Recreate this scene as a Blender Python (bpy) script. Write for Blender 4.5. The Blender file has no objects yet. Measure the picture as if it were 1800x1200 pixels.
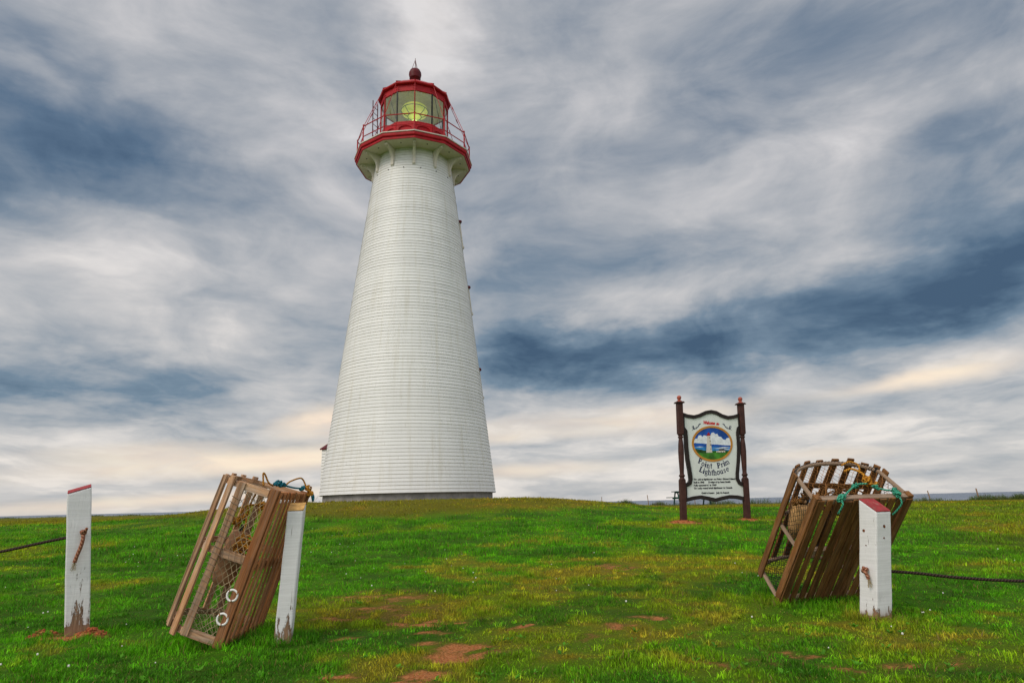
import bpy, bmesh, math, random
import numpy as np
from mathutils import Vector, Matrix

rnd = random.Random(7)
scene = bpy.context.scene
COL = scene.collection
R = math.radians

# ------------------------------------------------------------------ camera
cam_data = bpy.data.cameras.new('camera')
cam = bpy.data.objects.new('camera', cam_data)
COL.objects.link(cam)
cam_data.sensor_width = 36.0
cam_data.lens = 22.84
cam_data.clip_start = 0.05
cam_data.clip_end = 90000.0
cam.matrix_world = Matrix.Translation((0, 0, 0.85)) @ (Matrix.Rotation(R(104.0), 4, 'X') @ Matrix.Rotation(R(-1.4), 4, 'Z'))
scene.camera = cam

# ------------------------------------------------------------------ colour management
vs = scene.view_settings
vs.view_transform = 'Standard'
vs.look = 'None'
vs.gamma = 1.0
vs.use_curve_mapping = False
vs.exposure = 0.10
scene.cycles.use_denoising = True
scene.cycles.max_bounces = 8
scene.cycles.transparent_max_bounces = 16

# ------------------------------------------------------------------ sun (broad, behind thin cloud)
SUN_EL, SUN_AZ = 42.0, 228.0      # azimuth clockwise from +Y: behind the viewer, a little to the left
sd = bpy.data.lights.new('sun', 'SUN')
sd.energy = 1.5
sd.angle = R(24.0)
sd.color = (1.0, 0.91, 0.78)
sun = bpy.data.objects.new('sun', sd)
COL.objects.link(sun)
_d = Vector((math.sin(R(SUN_AZ)) * math.cos(R(SUN_EL)), math.cos(R(SUN_AZ)) * math.cos(R(SUN_EL)), math.sin(R(SUN_EL))))
sun.rotation_euler = (-_d).to_track_quat('-Z', 'Y').to_euler()
sun.location = (0, -10, 30)

# ------------------------------------------------------------------ sky: overcast cloud deck over a Nishita sky
# cloud masses as (azimuth deg, elevation deg, half width, half height, tilt, weight)
DARK = [(-37.1, 26.0, 10.8, 4.3, -12, 0.62), (-40.3, 23.5, 4.9, 2.6, -5, 0.3), (-28.5, 25.0, 7.3, 3.0, -15, 0.25), (-40.2, 31.7, 8.9, 2.1, -15, 0.22), (-25.6, 36.9, 12.5, 3.1, -10, 0.25), (-14.0, 35.0, 6.5, 3.8, -20, 0.22), (-35.3, 10.2, 8.2, 1.6, 3, 0.55), (-37.9, 7.2, 6.3, 1.6, 5, 0.35), (-29.3, 8.5, 6.6, 1.3, 0, 0.35), (-27.1, 11.3, 4.9, 1.1, 3, 0.2), (-17.7, 16.7, 5.2, 1.9, 0, 0.3), (-17.0, 12.6, 3.3, 1.4, 0, 0.3), (22.1, 13.2, 18.6, 2.5, 7, 0.66), (3.0, 12.2, 8.7, 2.4, 3, 0.85), (34.0, 13.5, 9.3, 2.9, 12, 0.5), (15.2, 13.4, 12.0, 2.6, 5, 0.45), (15.7, 29.5, 8.3, 2.0, 8, 0.32), (26.3, 21.6, 11.2, 2.4, 6, 0.38), (38.9, 21.0, 5.6, 3.8, 25, 0.4), (38.9, 17.0, 5.5, 3.1, 10, 0.35), (32.8, 33.9, 13.5, 3.0, -6, 0.42), (20.0, 35.2, 10.2, 2.9, -10, 0.12), (5.4, 19.8, 6.3, 2.5, 5, 0.14), (-0.9, 18.0, 3.7, 6.0, 0, 0.12), (-7.2, 38.4, 4.4, 4.6, -10, -0.85), (-15.8, 28.1, 7.7, 4.1, -20, -0.12), (-36.2, 22.6, 5.0, 1.2, -10, -0.28), (-39.8, 29.5, 3.8, 1.0, -12, -0.42), (33.5, 28.5, 9.0, 2.0, 5, -0.25), (13.1, 18.2, 10.0, 1.5, 8, -0.12), (-33.0, 17.7, 11.3, 3.8, 0, -0.12), (33.6, 8.8, 6.0, 0.9, 4, -0.2)]
WARM = [(-17.4, 6.9, 3.2, 1.1, 10, 1.0), (-22.3, 3.8, 12.8, 0.9, 4, 1.15), (-29.6, 4.6, 6.5, 0.6, 4, 0.6), (4.8, 6.6, 12.9, 0.8, 3, 0.55), (14.6, 6.7, 7.5, 1.1, 3, 0.4), (34.3, 8.5, 4.5, 0.9, 6, 0.95), (29.4, 8.0, 4.6, 0.6, 6, 0.4), (2.2, 2.8, 6.4, 0.6, 2, 0.75), (24.4, 3.1, 4.9, 0.5, 2, 0.55), (-27.1, 0.9, 14.8, 0.5, 3, 0.75), (-7.4, 39.2, 3.4, 4.3, -10, 0.10), (-0.2, 5.5, 6.0, 0.5, 2, 0.5), (-13.0, 6.2, 3.8, 2.9, 0, 0.4)]


class NT:
    """small helper around a node tree"""
    def __init__(s, tree):
        s.t = tree
        s.n = tree.nodes
        s.l = tree.links

    def new(s, kind, ins=None, **props):
        n = s.n.new(kind)
        for k, v in props.items():
            setattr(n, k, v)
        for k, v in (ins or {}).items():
            if isinstance(v, bpy.types.NodeSocket):
                s.l.new(v, n.inputs[k])
            else:
                n.inputs[k].default_value = v
        return n

    def math(s, op, a, b=None, c=None, clamp=False):
        ins = {0: a}
        if b is not None:
            ins[1] = b
        if c is not None:
            ins[2] = c
        return s.new('ShaderNodeMath', ins, operation=op, use_clamp=clamp).outputs[0]

    def vmath(s, op, a, b=None):
        ins = {0: a}
        if b is not None:
            ins[1] = b
        return s.new('ShaderNodeVectorMath', ins, operation=op).outputs[0]

    def ramp(s, fac, stops, interp='LINEAR'):
        r = s.new('ShaderNodeValToRGB', {0: fac})
        cr = r.color_ramp
        cr.interpolation = interp
        while len(cr.elements) < len(stops):
            cr.elements.new(0.5)
        for e, (p, c) in zip(cr.elements, stops):
            e.position = p
            e.color = c if len(c) == 4 else (*c, 1)
        return r.outputs[0]

    def mix(s, fac, a, b, mode='MIX'):
        n = s.new('ShaderNodeMix', None, data_type='RGBA', blend_type=mode)
        for i, v in ((0, fac), (6, a), (7, b)):
            if isinstance(v, bpy.types.NodeSocket):
                s.l.new(v, n.inputs[i])
            else:
                n.inputs[i].default_value = v if i == 0 else ((*v, 1) if len(v) == 3 else v)
        return n.outputs[2]

    def noise(s, vec, scale, detail=4.0, rough=0.55, dist=0.0, dims='3D'):
        return s.new('ShaderNodeTexNoise', {'Vector': vec, 'Scale': scale, 'Detail': detail, 'Roughness': rough, 'Distortion': dist}, noise_dimensions=dims)

    def maprange(s, v, a, b, c=0.0, d=1.0, smooth=True):
        return s.new('ShaderNodeMapRange', {0: v, 1: a, 2: b, 3: c, 4: d}, interpolation_type='SMOOTHSTEP' if smooth else 'LINEAR').outputs[0]


def build_world():
    w = bpy.data.worlds.new('World')
    scene.world = w
    w.use_nodes = True
    t = NT(w.node_tree)
    t.n.clear()
    co = t.new('ShaderNodeTexCoord').outputs['Generated']
    sp = t.new('ShaderNodeSeparateXYZ', {0: co})
    x, y, z = sp.outputs
    az = t.math('MULTIPLY', t.math('ARCTAN2', x, y), 57.29578)
    el = t.math('MULTIPLY', t.math('ARCSINE', z), 57.29578)
    P0 = t.new('ShaderNodeCombineXYZ', {0: az, 1: el, 2: 0.0}).outputs[0]
    # cloud-deck coordinates: features foreshorten towards the horizon
    zz = t.math('ADD', t.math('MAXIMUM', z, 0.0), 0.13)
    q = t.new('ShaderNodeCombineXYZ', {0: t.math('DIVIDE', x, zz), 1: t.math('DIVIDE', y, zz), 2: 0.0}).outputs[0]
    qs = t.vmath('MULTIPLY', q, (1.0, 0.88, 1.0))
    # warp of the cloud masses, coarse and fine
    wn = t.noise(t.vmath('MULTIPLY', co, (3.2, 3.2, 7.0)), 1.5, 5.0, 0.6)
    warp = t.vmath('MULTIPLY', t.vmath('SUBTRACT', wn.outputs['Color'], (0.5, 0.5, 0.5)), (15.0, 8.0, 0.0))
    damp = t.maprange(el, 0.0, 14.0, 0.22, 1.0)
    warp = t.new('ShaderNodeVectorMath', {0: warp, 3: damp}, operation='SCALE').outputs[0]
    P = t.vmath('ADD', P0, warp)

    def field(blobs, src, k=2.1):
        acc = None
        for (a, e, ra, re, rot, amp) in blobs:
            m = t.new('ShaderNodeMapping', {0: src, 1: (a, e, 0), 2: (0, 0, R(rot)), 3: (ra * k, re * k, 1)}, vector_type='TEXTURE').outputs[0]
            g = t.new('ShaderNodeTexGradient', {0: m}, gradient_type='SPHERICAL').outputs[1]
            g = t.maprange(g, 0.0, 1.0)
            acc = t.math('MULTIPLY', g, amp) if acc is None else t.math('MULTIPLY_ADD', g, amp, acc)
        return acc
    D = field(DARK, P)
    # billows: the noise is bent by another noise so its edges curl instead of streaking
    bend = t.noise(qs, 1.1, 4.0, 0.5)
    qb = t.vmath('ADD', qs, t.vmath('MULTIPLY', t.vmath('SUBTRACT', bend.outputs['Color'], (0.5, 0.5, 0.5)), (0.9, 0.9, 0.0)))
    n1 = t.noise(qb, 0.95, 6.0, 0.50, 0.2).outputs[0]
    n2 = t.noise(t.vmath('ADD', qb, (7.3, 2.1, 0)), 2.3, 7.0, 0.50, 0.3).outputs[0]
    n3 = t.noise(t.vmath('MULTIPLY', t.vmath('ADD', co, t.vmath('MULTIPLY', wn.outputs['Color'], (0.10, 0.10, 0.05))), (1.6, 1.6, 8.5)), 3.4, 8.0, 0.58, 0.4).outputs[0]
    lump = t.noise(t.vmath('ADD', t.vmath('MULTIPLY', co, (2.6, 2.6, 4.6)), t.vmath('MULTIPLY', bend.outputs['Color'], (0.45, 0.45, 0.3))), 1.9, 9.0, 0.56, 0.5).outputs[0]
    lowk = t.maprange(el, 3.0, 16.0, 1.0, 0.25)
    D = t.math('MULTIPLY_ADD', D, 0.53, t.maprange(el, 5.0, 24.0, 0.27, 0.365))
    D = t.math('MULTIPLY_ADD', t.math('SUBTRACT', n1, 0.5), 0.72, D)
    D = t.math('MULTIPLY_ADD', t.math('SUBTRACT', n2, 0.5), 0.42, D)
    D = t.math('MULTIPLY_ADD', t.math('MULTIPLY', t.math('SUBTRACT', lump, 0.5), t.maprange(el, 3.0, 12.0, 0.25, 1.0)), 1.0, D)
    D = t.math('MULTIPLY_ADD', t.math('MULTIPLY', t.math('SUBTRACT', n3, 0.5), lowk), 1.25, D)
    low = t.maprange(el, 0.0, 7.0, 0.70, 1.0)
    D = t.math('MULTIPLY', D, low)
    warmness = t.maprange(el, 8.0, 32.0, 1.0, 0.0)
    hi = t.ramp(D, [(0.0, (0.70, 0.685, 0.69)), (0.18, (0.545, 0.54, 0.555)), (0.40, (0.375, 0.395, 0.43)), (0.65, (0.205, 0.25, 0.315)), (0.88, (0.100, 0.158, 0.240)), (1.0, (0.070, 0.120, 0.195))])
    lo = t.ramp(D, [(0.0, (0.76, 0.715, 0.675)), (0.18, (0.56, 0.55, 0.545)), (0.40, (0.375, 0.40, 0.43)), (0.65, (0.165, 0.235, 0.31)), (0.88, (0.078, 0.135, 0.205)), (1.15 - 0.15, (0.045, 0.088, 0.150))])
    c = t.mix(warmness, hi, lo)
    warp2 = t.new('ShaderNodeVectorMath', {0: warp, 3: 0.45}, operation='SCALE').outputs[0]
    Wf = field(WARM, t.vmath('ADD', P0, warp2), 1.7)
    br = t.maprange(n3, 0.32, 0.58, 0.5, 1.0)
    Wf = t.math('MULTIPLY', Wf, br, clamp=True)
    c = t.mix(Wf, c, t.mix(n2, (0.96, 0.86, 0.66), (0.86, 0.66, 0.54)))
    # the open bright sky overhead and behind the viewer
    boost = t.math('MULTIPLY_ADD', t.maprange(el, 46.0, 75.0), 0.9, 1.0)
    boost = t.math('MULTIPLY_ADD', t.maprange(y, 0.25, -0.6), 0.9, boost)
    c = t.new('ShaderNodeVectorMath', {0: c, 3: boost}, operation='SCALE').outputs[0]
    bg = t.new('ShaderNodeBackground', {0: c, 1: 1.0}).outputs[0]
    sky = t.new('ShaderNodeTexSky', sky_type='NISHITA')
    sky.sun_disc = False
    sky.sun_elevation = R(SUN_EL)
    sky.sun_rotation = R(SUN_AZ)
    bn = t.new('ShaderNodeBackground', {0: sky.outputs[0], 1: 0.1}).outputs[0]
    ms = t.new('ShaderNodeMixShader', {0: 0.95, 1: bn, 2: bg}).outputs[0]
    t.new('ShaderNodeOutputWorld', {0: ms})


build_world()

# ------------------------------------------------------------------ materials


def material(name):
    m = bpy.data.materials.new(name)
    m.use_nodes = True
    t = NT(m.node_tree)
    t.n.clear()
    out = t.new('ShaderNodeOutputMaterial')
    b = t.new('ShaderNodeBsdfPrincipled')
    t.l.new(b.outputs[0], out.inputs[0])
    return m, t, b


def setp(t, b, **kw):
    for k, v in kw.items():
        k = {'col': 'Base Color', 'rough': 'Roughness', 'metal': 'Metallic', 'spec': 'Specular IOR Level', 'normal': 'Normal'}.get(k, k)
        if isinstance(v, bpy.types.NodeSocket):
            t.l.new(v, b.inputs[k])
        else:
            if k == 'Base Color' and len(v) == 3:
                v = (*v, 1)
            b.inputs[k].default_value = v


def bump(t, h, dist=0.01, strength=0.6):
    return t.new('ShaderNodeBump', {'Height': h, 'Distance': dist, 'Strength': strength}).outputs[0]


def paint(name, col, rough=0.5, var=0.15, scale=6.0, dirt=None, dirt_amt=0.0):
    m, t, b = material(name)
    oc = t.new('ShaderNodeTexCoord').outputs['Object']
    n = t.noise(oc, scale, 6.0, 0.6).outputs[0]
    c = t.mix(t.maprange(n, 0.3, 0.7), tuple(v * (1 - var) for v in col), tuple(min(1, v * (1 + var)) for v in col))
    if dirt:
        n2 = t.noise(oc, scale * 2.3, 8.0, 0.7).outputs[0]
        c = t.mix(t.math('MULTIPLY', t.maprange(n2, 0.52, 0.75), dirt_amt), c, dirt)
    setp(t, b, col=c, rough=rough, spec=0.2, normal=bump(t, t.noise(oc, scale * 12, 4.0).outputs[0], 0.002, 0.4))
    return m


def wood(name, c1, c2, c3, grain=22.0, rough=0.85, grey=0.0):
    """weathered boards; attribute g = (along, across, random) runs along each board"""
    m, t, b = material(name)
    g = t.new('ShaderNodeAttribute', attribute_name='g').outputs['Vector']
    s = t.new('ShaderNodeSeparateXYZ', {0: g})
    gv = t.vmath('MULTIPLY', g, (2.2, grain, 17.0))
    n = t.noise(gv, 2.0, 7.0, 0.65, 0.6).outputs[0]
    blot = t.noise(t.vmath('MULTIPLY', g, (5.0, 9.0, 31.0)), 1.0, 4.0, 0.6).outputs[0]
    c = t.mix(t.maprange(n, 0.32, 0.68), c1, c2)
    c = t.mix(t.maprange(blot, 0.45, 0.75), c, c3)
    gn = t.noise(t.vmath('MULTIPLY', g, (2.6, 30.0, 11.0)), 1.0, 5.0, 0.7).outputs[0]
    c = t.mix(t.maprange(gn, 0.42, 0.72, 0.0, grey), c, (0.40, 0.36, 0.31))
    r = t.new('ShaderNodeTexWhiteNoise', {1: s.outputs[2]}, noise_dimensions='1D').outputs[0]
    c = t.new('ShaderNodeVectorMath', {0: c, 3: t.maprange(r, 0, 1, 0.58, 1.40, False)}, operation='SCALE').outputs[0]
    crack = t.maprange(n, 0.28, 0.36)
    setp(t, b, col=t.mix(crack, tuple(v * 0.35 for v in c1), c), rough=rough, spec=0.2, normal=bump(t, n, 0.006, 0.8))
    return m


def rope_mat(name, c1, c2):
    m, t, b = material(name)
    g = t.new('ShaderNodeAttribute', attribute_name='g').outputs['Vector']
    s = t.new('ShaderNodeSeparateXYZ', {0: g})
    ph = t.math('ADD', t.math('MULTIPLY', s.outputs[0], 260.0), t.math('MULTIPLY', s.outputs[1], 12.566))
    w = t.math('SINE', ph)
    f = t.maprange(w, -0.7, 0.7)
    setp(t, b, col=t.mix(f, c1, c2), rough=0.8, spec=0.2, normal=bump(t, w, 0.003, 0.8))
    return m


M = {}


def clap_mat():
    m, t, b = material('white_clapboard')
    oc = t.new('ShaderNodeTexCoord').outputs['Object']
    g = t.new('ShaderNodeAttribute', attribute_name='g').outputs['Vector']
    sg = t.new('ShaderNodeSeparateXYZ', {0: g})
    so = t.new('ShaderNodeSeparateXYZ', {0: oc})
    ang = t.math('ARCTAN2', so.outputs[0], so.outputs[1])
    cyl = t.new('ShaderNodeCombineXYZ', {0: t.math('MULTIPLY', ang, 2.0), 1: t.math('MULTIPLY', so.outputs[2], 6.0), 2: 0.0}).outputs[0]
    n = t.noise(cyl, 1.6, 6.0, 0.65).outputs[0]
    big = t.noise(t.vmath('MULTIPLY', oc, (1.0, 1.0, 0.25)), 0.9, 5.0, 0.6).outputs[0]
    spots = t.noise(t.vmath('MULTIPLY', oc, (1.0, 1.0, 1.8)), 9.0, 5.0, 0.7).outputs[0]
    base = t.mix(t.maprange(big, 0.3, 0.7), (0.745, 0.735, 0.72), (0.80, 0.785, 0.765))
    base = t.mix(t.math('MULTIPLY', t.maprange(n, 0.55, 0.8), 0.35), base, (0.66, 0.65, 0.58))
    base = t.mix(t.maprange(spots, 0.735, 0.76), base, (0.32, 0.25, 0.15))
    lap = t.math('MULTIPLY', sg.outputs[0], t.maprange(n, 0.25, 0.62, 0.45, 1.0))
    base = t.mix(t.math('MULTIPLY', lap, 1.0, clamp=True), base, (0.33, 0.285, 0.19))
    # vertical butt joints, a few to each course, and grime that has run down the boards
    rj = t.new('ShaderNodeTexWhiteNoise', {1: t.math('ADD', sg.outputs[2], 3.3)}, noise_dimensions='1D').outputs[0]
    fj = t.math('FRACT', t.math('ADD', t.math('MULTIPLY', sg.outputs[1], 5.0), t.math('MULTIPLY', rj, 7.0)))
    base = t.mix(t.maprange(t.math('ABSOLUTE', t.math('SUBTRACT', fj, 0.5)), 0.0008, 0.0026, 0.42, 0.0), base, (0.30, 0.27, 0.20))
    run = t.noise(t.new('ShaderNodeCombineXYZ', {0: t.math('MULTIPLY', ang, 9.0), 1: t.math('MULTIPLY', so.outputs[2], 0.22), 2: 0.0}).outputs[0], 1.5, 6.0, 0.65).outputs[0]
    base = t.mix(t.maprange(run, 0.48, 0.72, 0.0, 0.50), base, (0.60, 0.56, 0.47))
    # one random tone per board course
    r = t.new('ShaderNodeTexWhiteNoise', {1: sg.outputs[2]}, noise_dimensions='1D').outputs[0]
    base = t.new('ShaderNodeVectorMath', {0: base, 3: t.maprange(r, 0, 1, 0.92, 1.01, False)}, operation='SCALE').outputs[0]
    setp(t, b, col=base, rough=0.45, spec=0.35, normal=bump(t, t.noise(t.vmath('MULTIPLY', cyl, (1.0, 6.0, 1.0)), 6.0, 4.0).outputs[0], 0.004, 0.35))
    return m


def post_mat(name, wear_top, seed, bare_h):
    """white paint over grey brown timber, worn away towards the foot and along cracks"""
    m, t, b = material(name)
    oc = t.vmath('ADD', t.new('ShaderNodeTexCoord').outputs['Object'], (seed, seed * 0.7, 0))
    so = t.new('ShaderNodeSeparateXYZ', {0: oc})
    z = so.outputs[2]
    grain = t.noise(t.vmath('MULTIPLY', oc, (60.0, 60.0, 2.5)), 1.0, 6.0, 0.7).outputs[0]
    chip = t.noise(t.vmath('MULTIPLY', oc, (22.0, 22.0, 5.0)), 1.0, 8.0, 0.72).outputs[0]
    saw = t.noise(t.vmath('MULTIPLY', oc, (4.0, 4.0, 110.0)), 1.0, 3.0, 0.6).outputs[0]
    k = t.math('ADD', t.math('MULTIPLY', chip, 0.75), t.math('MULTIPLY', grain, 0.25))
    thr = t.maprange(z, bare_h, wear_top, 0.50, 0.345, False)
    thr = t.math('ADD', thr, t.maprange(z, bare_h * 0.8, bare_h * 1.15, 0.5, 0.0))
    bare = t.maprange(t.math('SUBTRACT', thr, k), -0.012, 0.012)
    foot = t.maprange(t.math('MULTIPLY_ADD', k, 0.12, z), 0.07, 0.15, 1.0, 0.0)
    wcol = t.mix(t.maprange(grain, 0.35, 0.65), (0.12, 0.065, 0.035), (0.30, 0.19, 0.115))
    crack = t.maprange(grain, 0.30, 0.36, 1.0, 0.0)
    pcol = t.mix(t.maprange(saw, 0.40, 0.64), (0.675, 0.665, 0.655), (0.735, 0.725, 0.72))
    pcol = t.mix(t.math('MULTIPLY', crack, 0.8), pcol, (0.20, 0.17, 0.15))
    c = t.mix(bare, pcol, wcol)
    c = t.mix(t.math('MULTIPLY', foot, 0.75), c, (0.30, 0.16, 0.085))
    hgt = t.math('SUBTRACT', t.math('MULTIPLY_ADD', saw, 0.22, grain), t.math('MULTIPLY', bare, 1.2))
    setp(t, b, col=c, rough=0.7, spec=0.25, normal=bump(t, hgt, 0.004, 0.8))
    return m


def build_materials():
    M['clap'] = clap_mat()
    M['white'] = paint('white_paint', (0.64, 0.575, 0.50), 0.5, 0.05, 5.0, (0.35, 0.28, 0.17), 0.45)
    M['red'] = paint('red_gloss_paint', (0.39, 0.008, 0.013), 0.45, 0.18, 4.0, (0.20, 0.006, 0.01), 0.5)
    M['darkred'] = paint('dark_red_paint', (0.10, 0.006, 0.009), 0.5, 0.2, 4.0)
    M['black'] = paint('black_iron', (0.02, 0.02, 0.022), 0.5, 0.2)
    M['concrete'] = paint('grey_concrete', (0.26, 0.245, 0.225), 0.9, 0.25, 3.0, (0.10, 0.09, 0.075), 0.7)
    M['ceiling'] = paint('lantern_ceiling_paint', (0.66, 0.63, 0.56), 0.7, 0.15, 3.0)
    M['table'] = paint('green_table_paint', (0.02, 0.075, 0.055), 0.6, 0.2)
    M['stake'] = paint('bare_stake_wood', (0.28, 0.17, 0.10), 0.85, 0.3, 12.0)
    M['rust'] = paint('rust', (0.16, 0.055, 0.02), 0.9, 0.5, 40.0, (0.04, 0.015, 0.01), 0.8)
    M['ring'] = paint('white_plastic_ring', (0.80, 0.78, 0.74), 0.4, 0.05, 20.0)
    M['redtop'] = paint('red_post_top', (0.31, 0.032, 0.034), 0.6, 0.25, 14.0, (0.30, 0.20, 0.15), 0.6)
    M['tantop'] = paint('bare_cut_wood', (0.52, 0.30, 0.10), 0.8, 0.3, 25.0, (0.26, 0.12, 0.04), 0.8)
    M['signbrown'] = paint('brown_sign_paint', (0.058, 0.022, 0.017), 0.55, 0.25, 9.0)
    M['signframe'] = paint('dark_sign_frame', (0.022, 0.015, 0.013), 0.5, 0.2, 9.0)
    M['finial'] = paint('terracotta_finial', (0.36, 0.085, 0.055), 0.5, 0.2, 20.0)
    M['signwhite'] = paint('sign_white', (0.68, 0.70, 0.66), 0.45, 0.03, 4.0, (0.5, 0.5, 0.44), 0.25)
    M['navy'] = paint('navy_lettering', (0.012, 0.016, 0.06), 0.5, 0.05)
    M['txtblack'] = paint('black_lettering', (0.015, 0.015, 0.02), 0.5, 0.05)
    M['txtred'] = paint('red_lettering', (0.55, 0.025, 0.025), 0.5, 0.05)
    M['gold'] = paint('gold_border', (0.50, 0.22, 0.035), 0.45, 0.1, 8.0)
    M['p_sky'] = paint('painted_blue_sky', (0.012, 0.075, 0.34), 0.5, 0.3, 5.0)
    M['p_sea'] = paint('painted_blue_sea', (0.035, 0.20, 0.48), 0.5, 0.4, 7.0)
    M['p_cloud'] = paint('painted_cloud', (0.72, 0.75, 0.78), 0.5, 0.15, 14.0, (0.35, 0.42, 0.52), 0.5)
    M['p_grass'] = paint('painted_grass', (0.05, 0.19, 0.018), 0.5, 0.5, 7.0, (0.10, 0.12, 0.02), 0.5)
    M['p_bush'] = paint('painted_bushes', (0.018, 0.06, 0.012), 0.5, 0.4, 14.0)
    M['trap_l'] = wood('pale_trap_wood', (0.27, 0.135, 0.066), (0.64, 0.38, 0.215), (0.52, 0.25, 0.11), grey=0.55)  # pale tan weathered boards
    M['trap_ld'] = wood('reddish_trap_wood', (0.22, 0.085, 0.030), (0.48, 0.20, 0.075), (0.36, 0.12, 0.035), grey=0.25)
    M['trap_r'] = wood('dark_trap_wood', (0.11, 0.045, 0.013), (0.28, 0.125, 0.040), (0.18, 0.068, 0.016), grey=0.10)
    M['stick'] = wood('weathered_stick', (0.18, 0.12, 0.08), (0.38, 0.27, 0.19), (0.25, 0.16, 0.10))
    M['net_tan'] = paint('tan_netting', (0.34, 0.27, 0.16), 0.9, 0.3, 30.0)
    M['net_dark'] = paint('black_netting', (0.018, 0.018, 0.016), 0.8, 0.2)
    M['net_orange'] = paint('orange_twine', (0.30, 0.13, 0.04), 0.9, 0.4, 30.0)
    M['buoy'] = paint('tan_buoy', (0.82, 0.47, 0.20), 0.85, 0.12, 14.0, (0.30, 0.14, 0.06), 0.6)
    M['buoy2'] = paint('brown_buoy', (0.36, 0.19, 0.10), 0.85, 0.25, 14.0, (0.18, 0.08, 0.04), 0.6)
    M['rope_y'] = rope_mat('yellow_rope', (0.34, 0.13, 0.012), (0.62, 0.29, 0.03))
    M['rope_o'] = rope_mat('ochre_rope', (0.14, 0.055, 0.012), (0.30, 0.14, 0.035))
    M['rope_t'] = rope_mat('teal_rope', (0.008, 0.085, 0.12), (0.022, 0.22, 0.28))
    M['rope_g'] = rope_mat('green_rope', (0.02, 0.20, 0.12), (0.09, 0.46, 0.30))
    M['rope_k'] = rope_mat('dark_rope', (0.022, 0.013, 0.010), (0.065, 0.038, 0.028))
    M['rope_r'] = rope_mat('frayed_rope', (0.20, 0.06, 0.03), (0.42, 0.20, 0.12))
    M['post1'] = post_mat('flaking_white_paint', 0.70, 3.1, 0.07)
    M['post2'] = post_mat('worn_white_paint', 0.42, 8.4, 0.005)
    M['post3'] = post_mat('thick_white_paint', 0.26, 5.7, 0.03)
    # lantern glass
    m = bpy.data.materials.new('lantern_glass')
    m.use_nodes = True
    t = NT(m.node_tree)
    t.n.clear()
    tr = t.new('ShaderNodeBsdfTransparent', {0: (0.95, 0.96, 0.94, 1)}).outputs[0]
    gl = t.new('ShaderNodeBsdfGlossy', {0: (0.9, 0.95, 0.9, 1), 1: 0.03}).outputs[0]
    fr = t.math('MULTIPLY_ADD', t.math('POWER', t.new('ShaderNodeLayerWeight', {0: 0.5}).outputs['Facing'], 4.0), 0.35, 0.05)
    t.new('ShaderNodeOutputMaterial', {0: t.new('ShaderNodeMixShader', {0: fr, 1: tr, 2: gl}).outputs[0]})
    M['glass'] = m
    # lens with a mild glow put into its own material, and its lit lamp
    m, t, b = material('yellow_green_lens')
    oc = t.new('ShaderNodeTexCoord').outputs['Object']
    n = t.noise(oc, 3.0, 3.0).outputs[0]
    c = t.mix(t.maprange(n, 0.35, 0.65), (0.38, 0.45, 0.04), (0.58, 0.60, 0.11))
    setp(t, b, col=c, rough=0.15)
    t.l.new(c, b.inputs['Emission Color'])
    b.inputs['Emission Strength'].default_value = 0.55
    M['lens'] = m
    m, t, b = material('lit_lamp')
    setp(t, b, col=(0.6, 0.8, 0.3), rough=0.3)
    b.inputs['Emission Color'].default_value = (0.75, 1.0, 0.35, 1)
    b.inputs['Emission Strength'].default_value = 1.6
    M['lamp'] = m
    # ground
    m, t, b = material('lawn_soil')
    at = t.new('ShaderNodeAttribute', attribute_name='tint').outputs['Color']
    so = t.new('ShaderNodeAttribute', attribute_name='soil').outputs['Fac']
    oc = t.new('ShaderNodeTexCoord').outputs['Object']
    n = t.noise(oc, 9.0, 8.0, 0.7).outputs[0]
    f = t.noise(oc, 60.0, 6.0, 0.7).outputs[0]
    c = t.mix(t.maprange(n, 0.3, 0.7, 0.0, 0.55), at, t.mix(0.5, at, (0.16, 0.15, 0.02)))
    c = t.mix(t.maprange(f, 0.45, 0.7, 0.0, 0.5), c, (0.02, 0.05, 0.008))
    soilc = t.mix(t.maprange(f, 0.35, 0.65), (0.44, 0.125, 0.034), (0.72, 0.30, 0.11))
    peb = t.new('ShaderNodeTexVoronoi', {'Vector': oc, 'Scale': 45.0}, feature='F1').outputs['Distance']
    soilc = t.mix(t.maprange(peb, 0.05, 0.35), t.mix(0.6, soilc, (0.50, 0.30, 0.17)), soilc)
    soilc = t.mix(t.maprange(n, 0.5, 0.75, 0.0, 0.6), soilc, (0.20, 0.13, 0.03))
    edge = t.math('MULTIPLY_ADD', t.math('SUBTRACT', f, 0.5), 1.1, so)
    c = t.mix(t.maprange(edge, 0.22, 0.75), c, soilc)
    setp(t, b, col=c, rough=0.95, spec=0.1, normal=bump(t, t.math('ADD', n, f), 0.05, 0.9))
    M['ground'] = m
    # grass blades
    m, t, b = material('grass_blades')
    at = t.new('ShaderNodeAttribute', attribute_name='tint').outputs['Color']
    setp(t, b, col=at, rough=0.6, spec=0.15)
    tl = t.new('ShaderNodeBsdfTranslucent', {0: at}).outputs[0]
    out = [k for k in t.n if k.type == 'OUTPUT_MATERIAL'][0]
    t.l.new(t.new('ShaderNodeMixShader', {0: 0.3, 1: b.outputs[0], 2: tl}).outputs[0], out.inputs[0])
    M['blade'] = m
    M['flower'] = paint('clover_white', (0.72, 0.70, 0.62), 0.8, 0.1)
    M['gravel'] = paint('gravel_stone', (0.20, 0.16, 0.125), 0.95, 0.5, 6.0, (0.42, 0.36, 0.30), 0.8)
    M['clod'] = paint('red_soil', (0.30, 0.085, 0.032), 0.95, 0.4, 25.0)
    # sea
    m, t, b = material('sea_water')
    oc = t.new('ShaderNodeTexCoord').outputs['Object']
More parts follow.
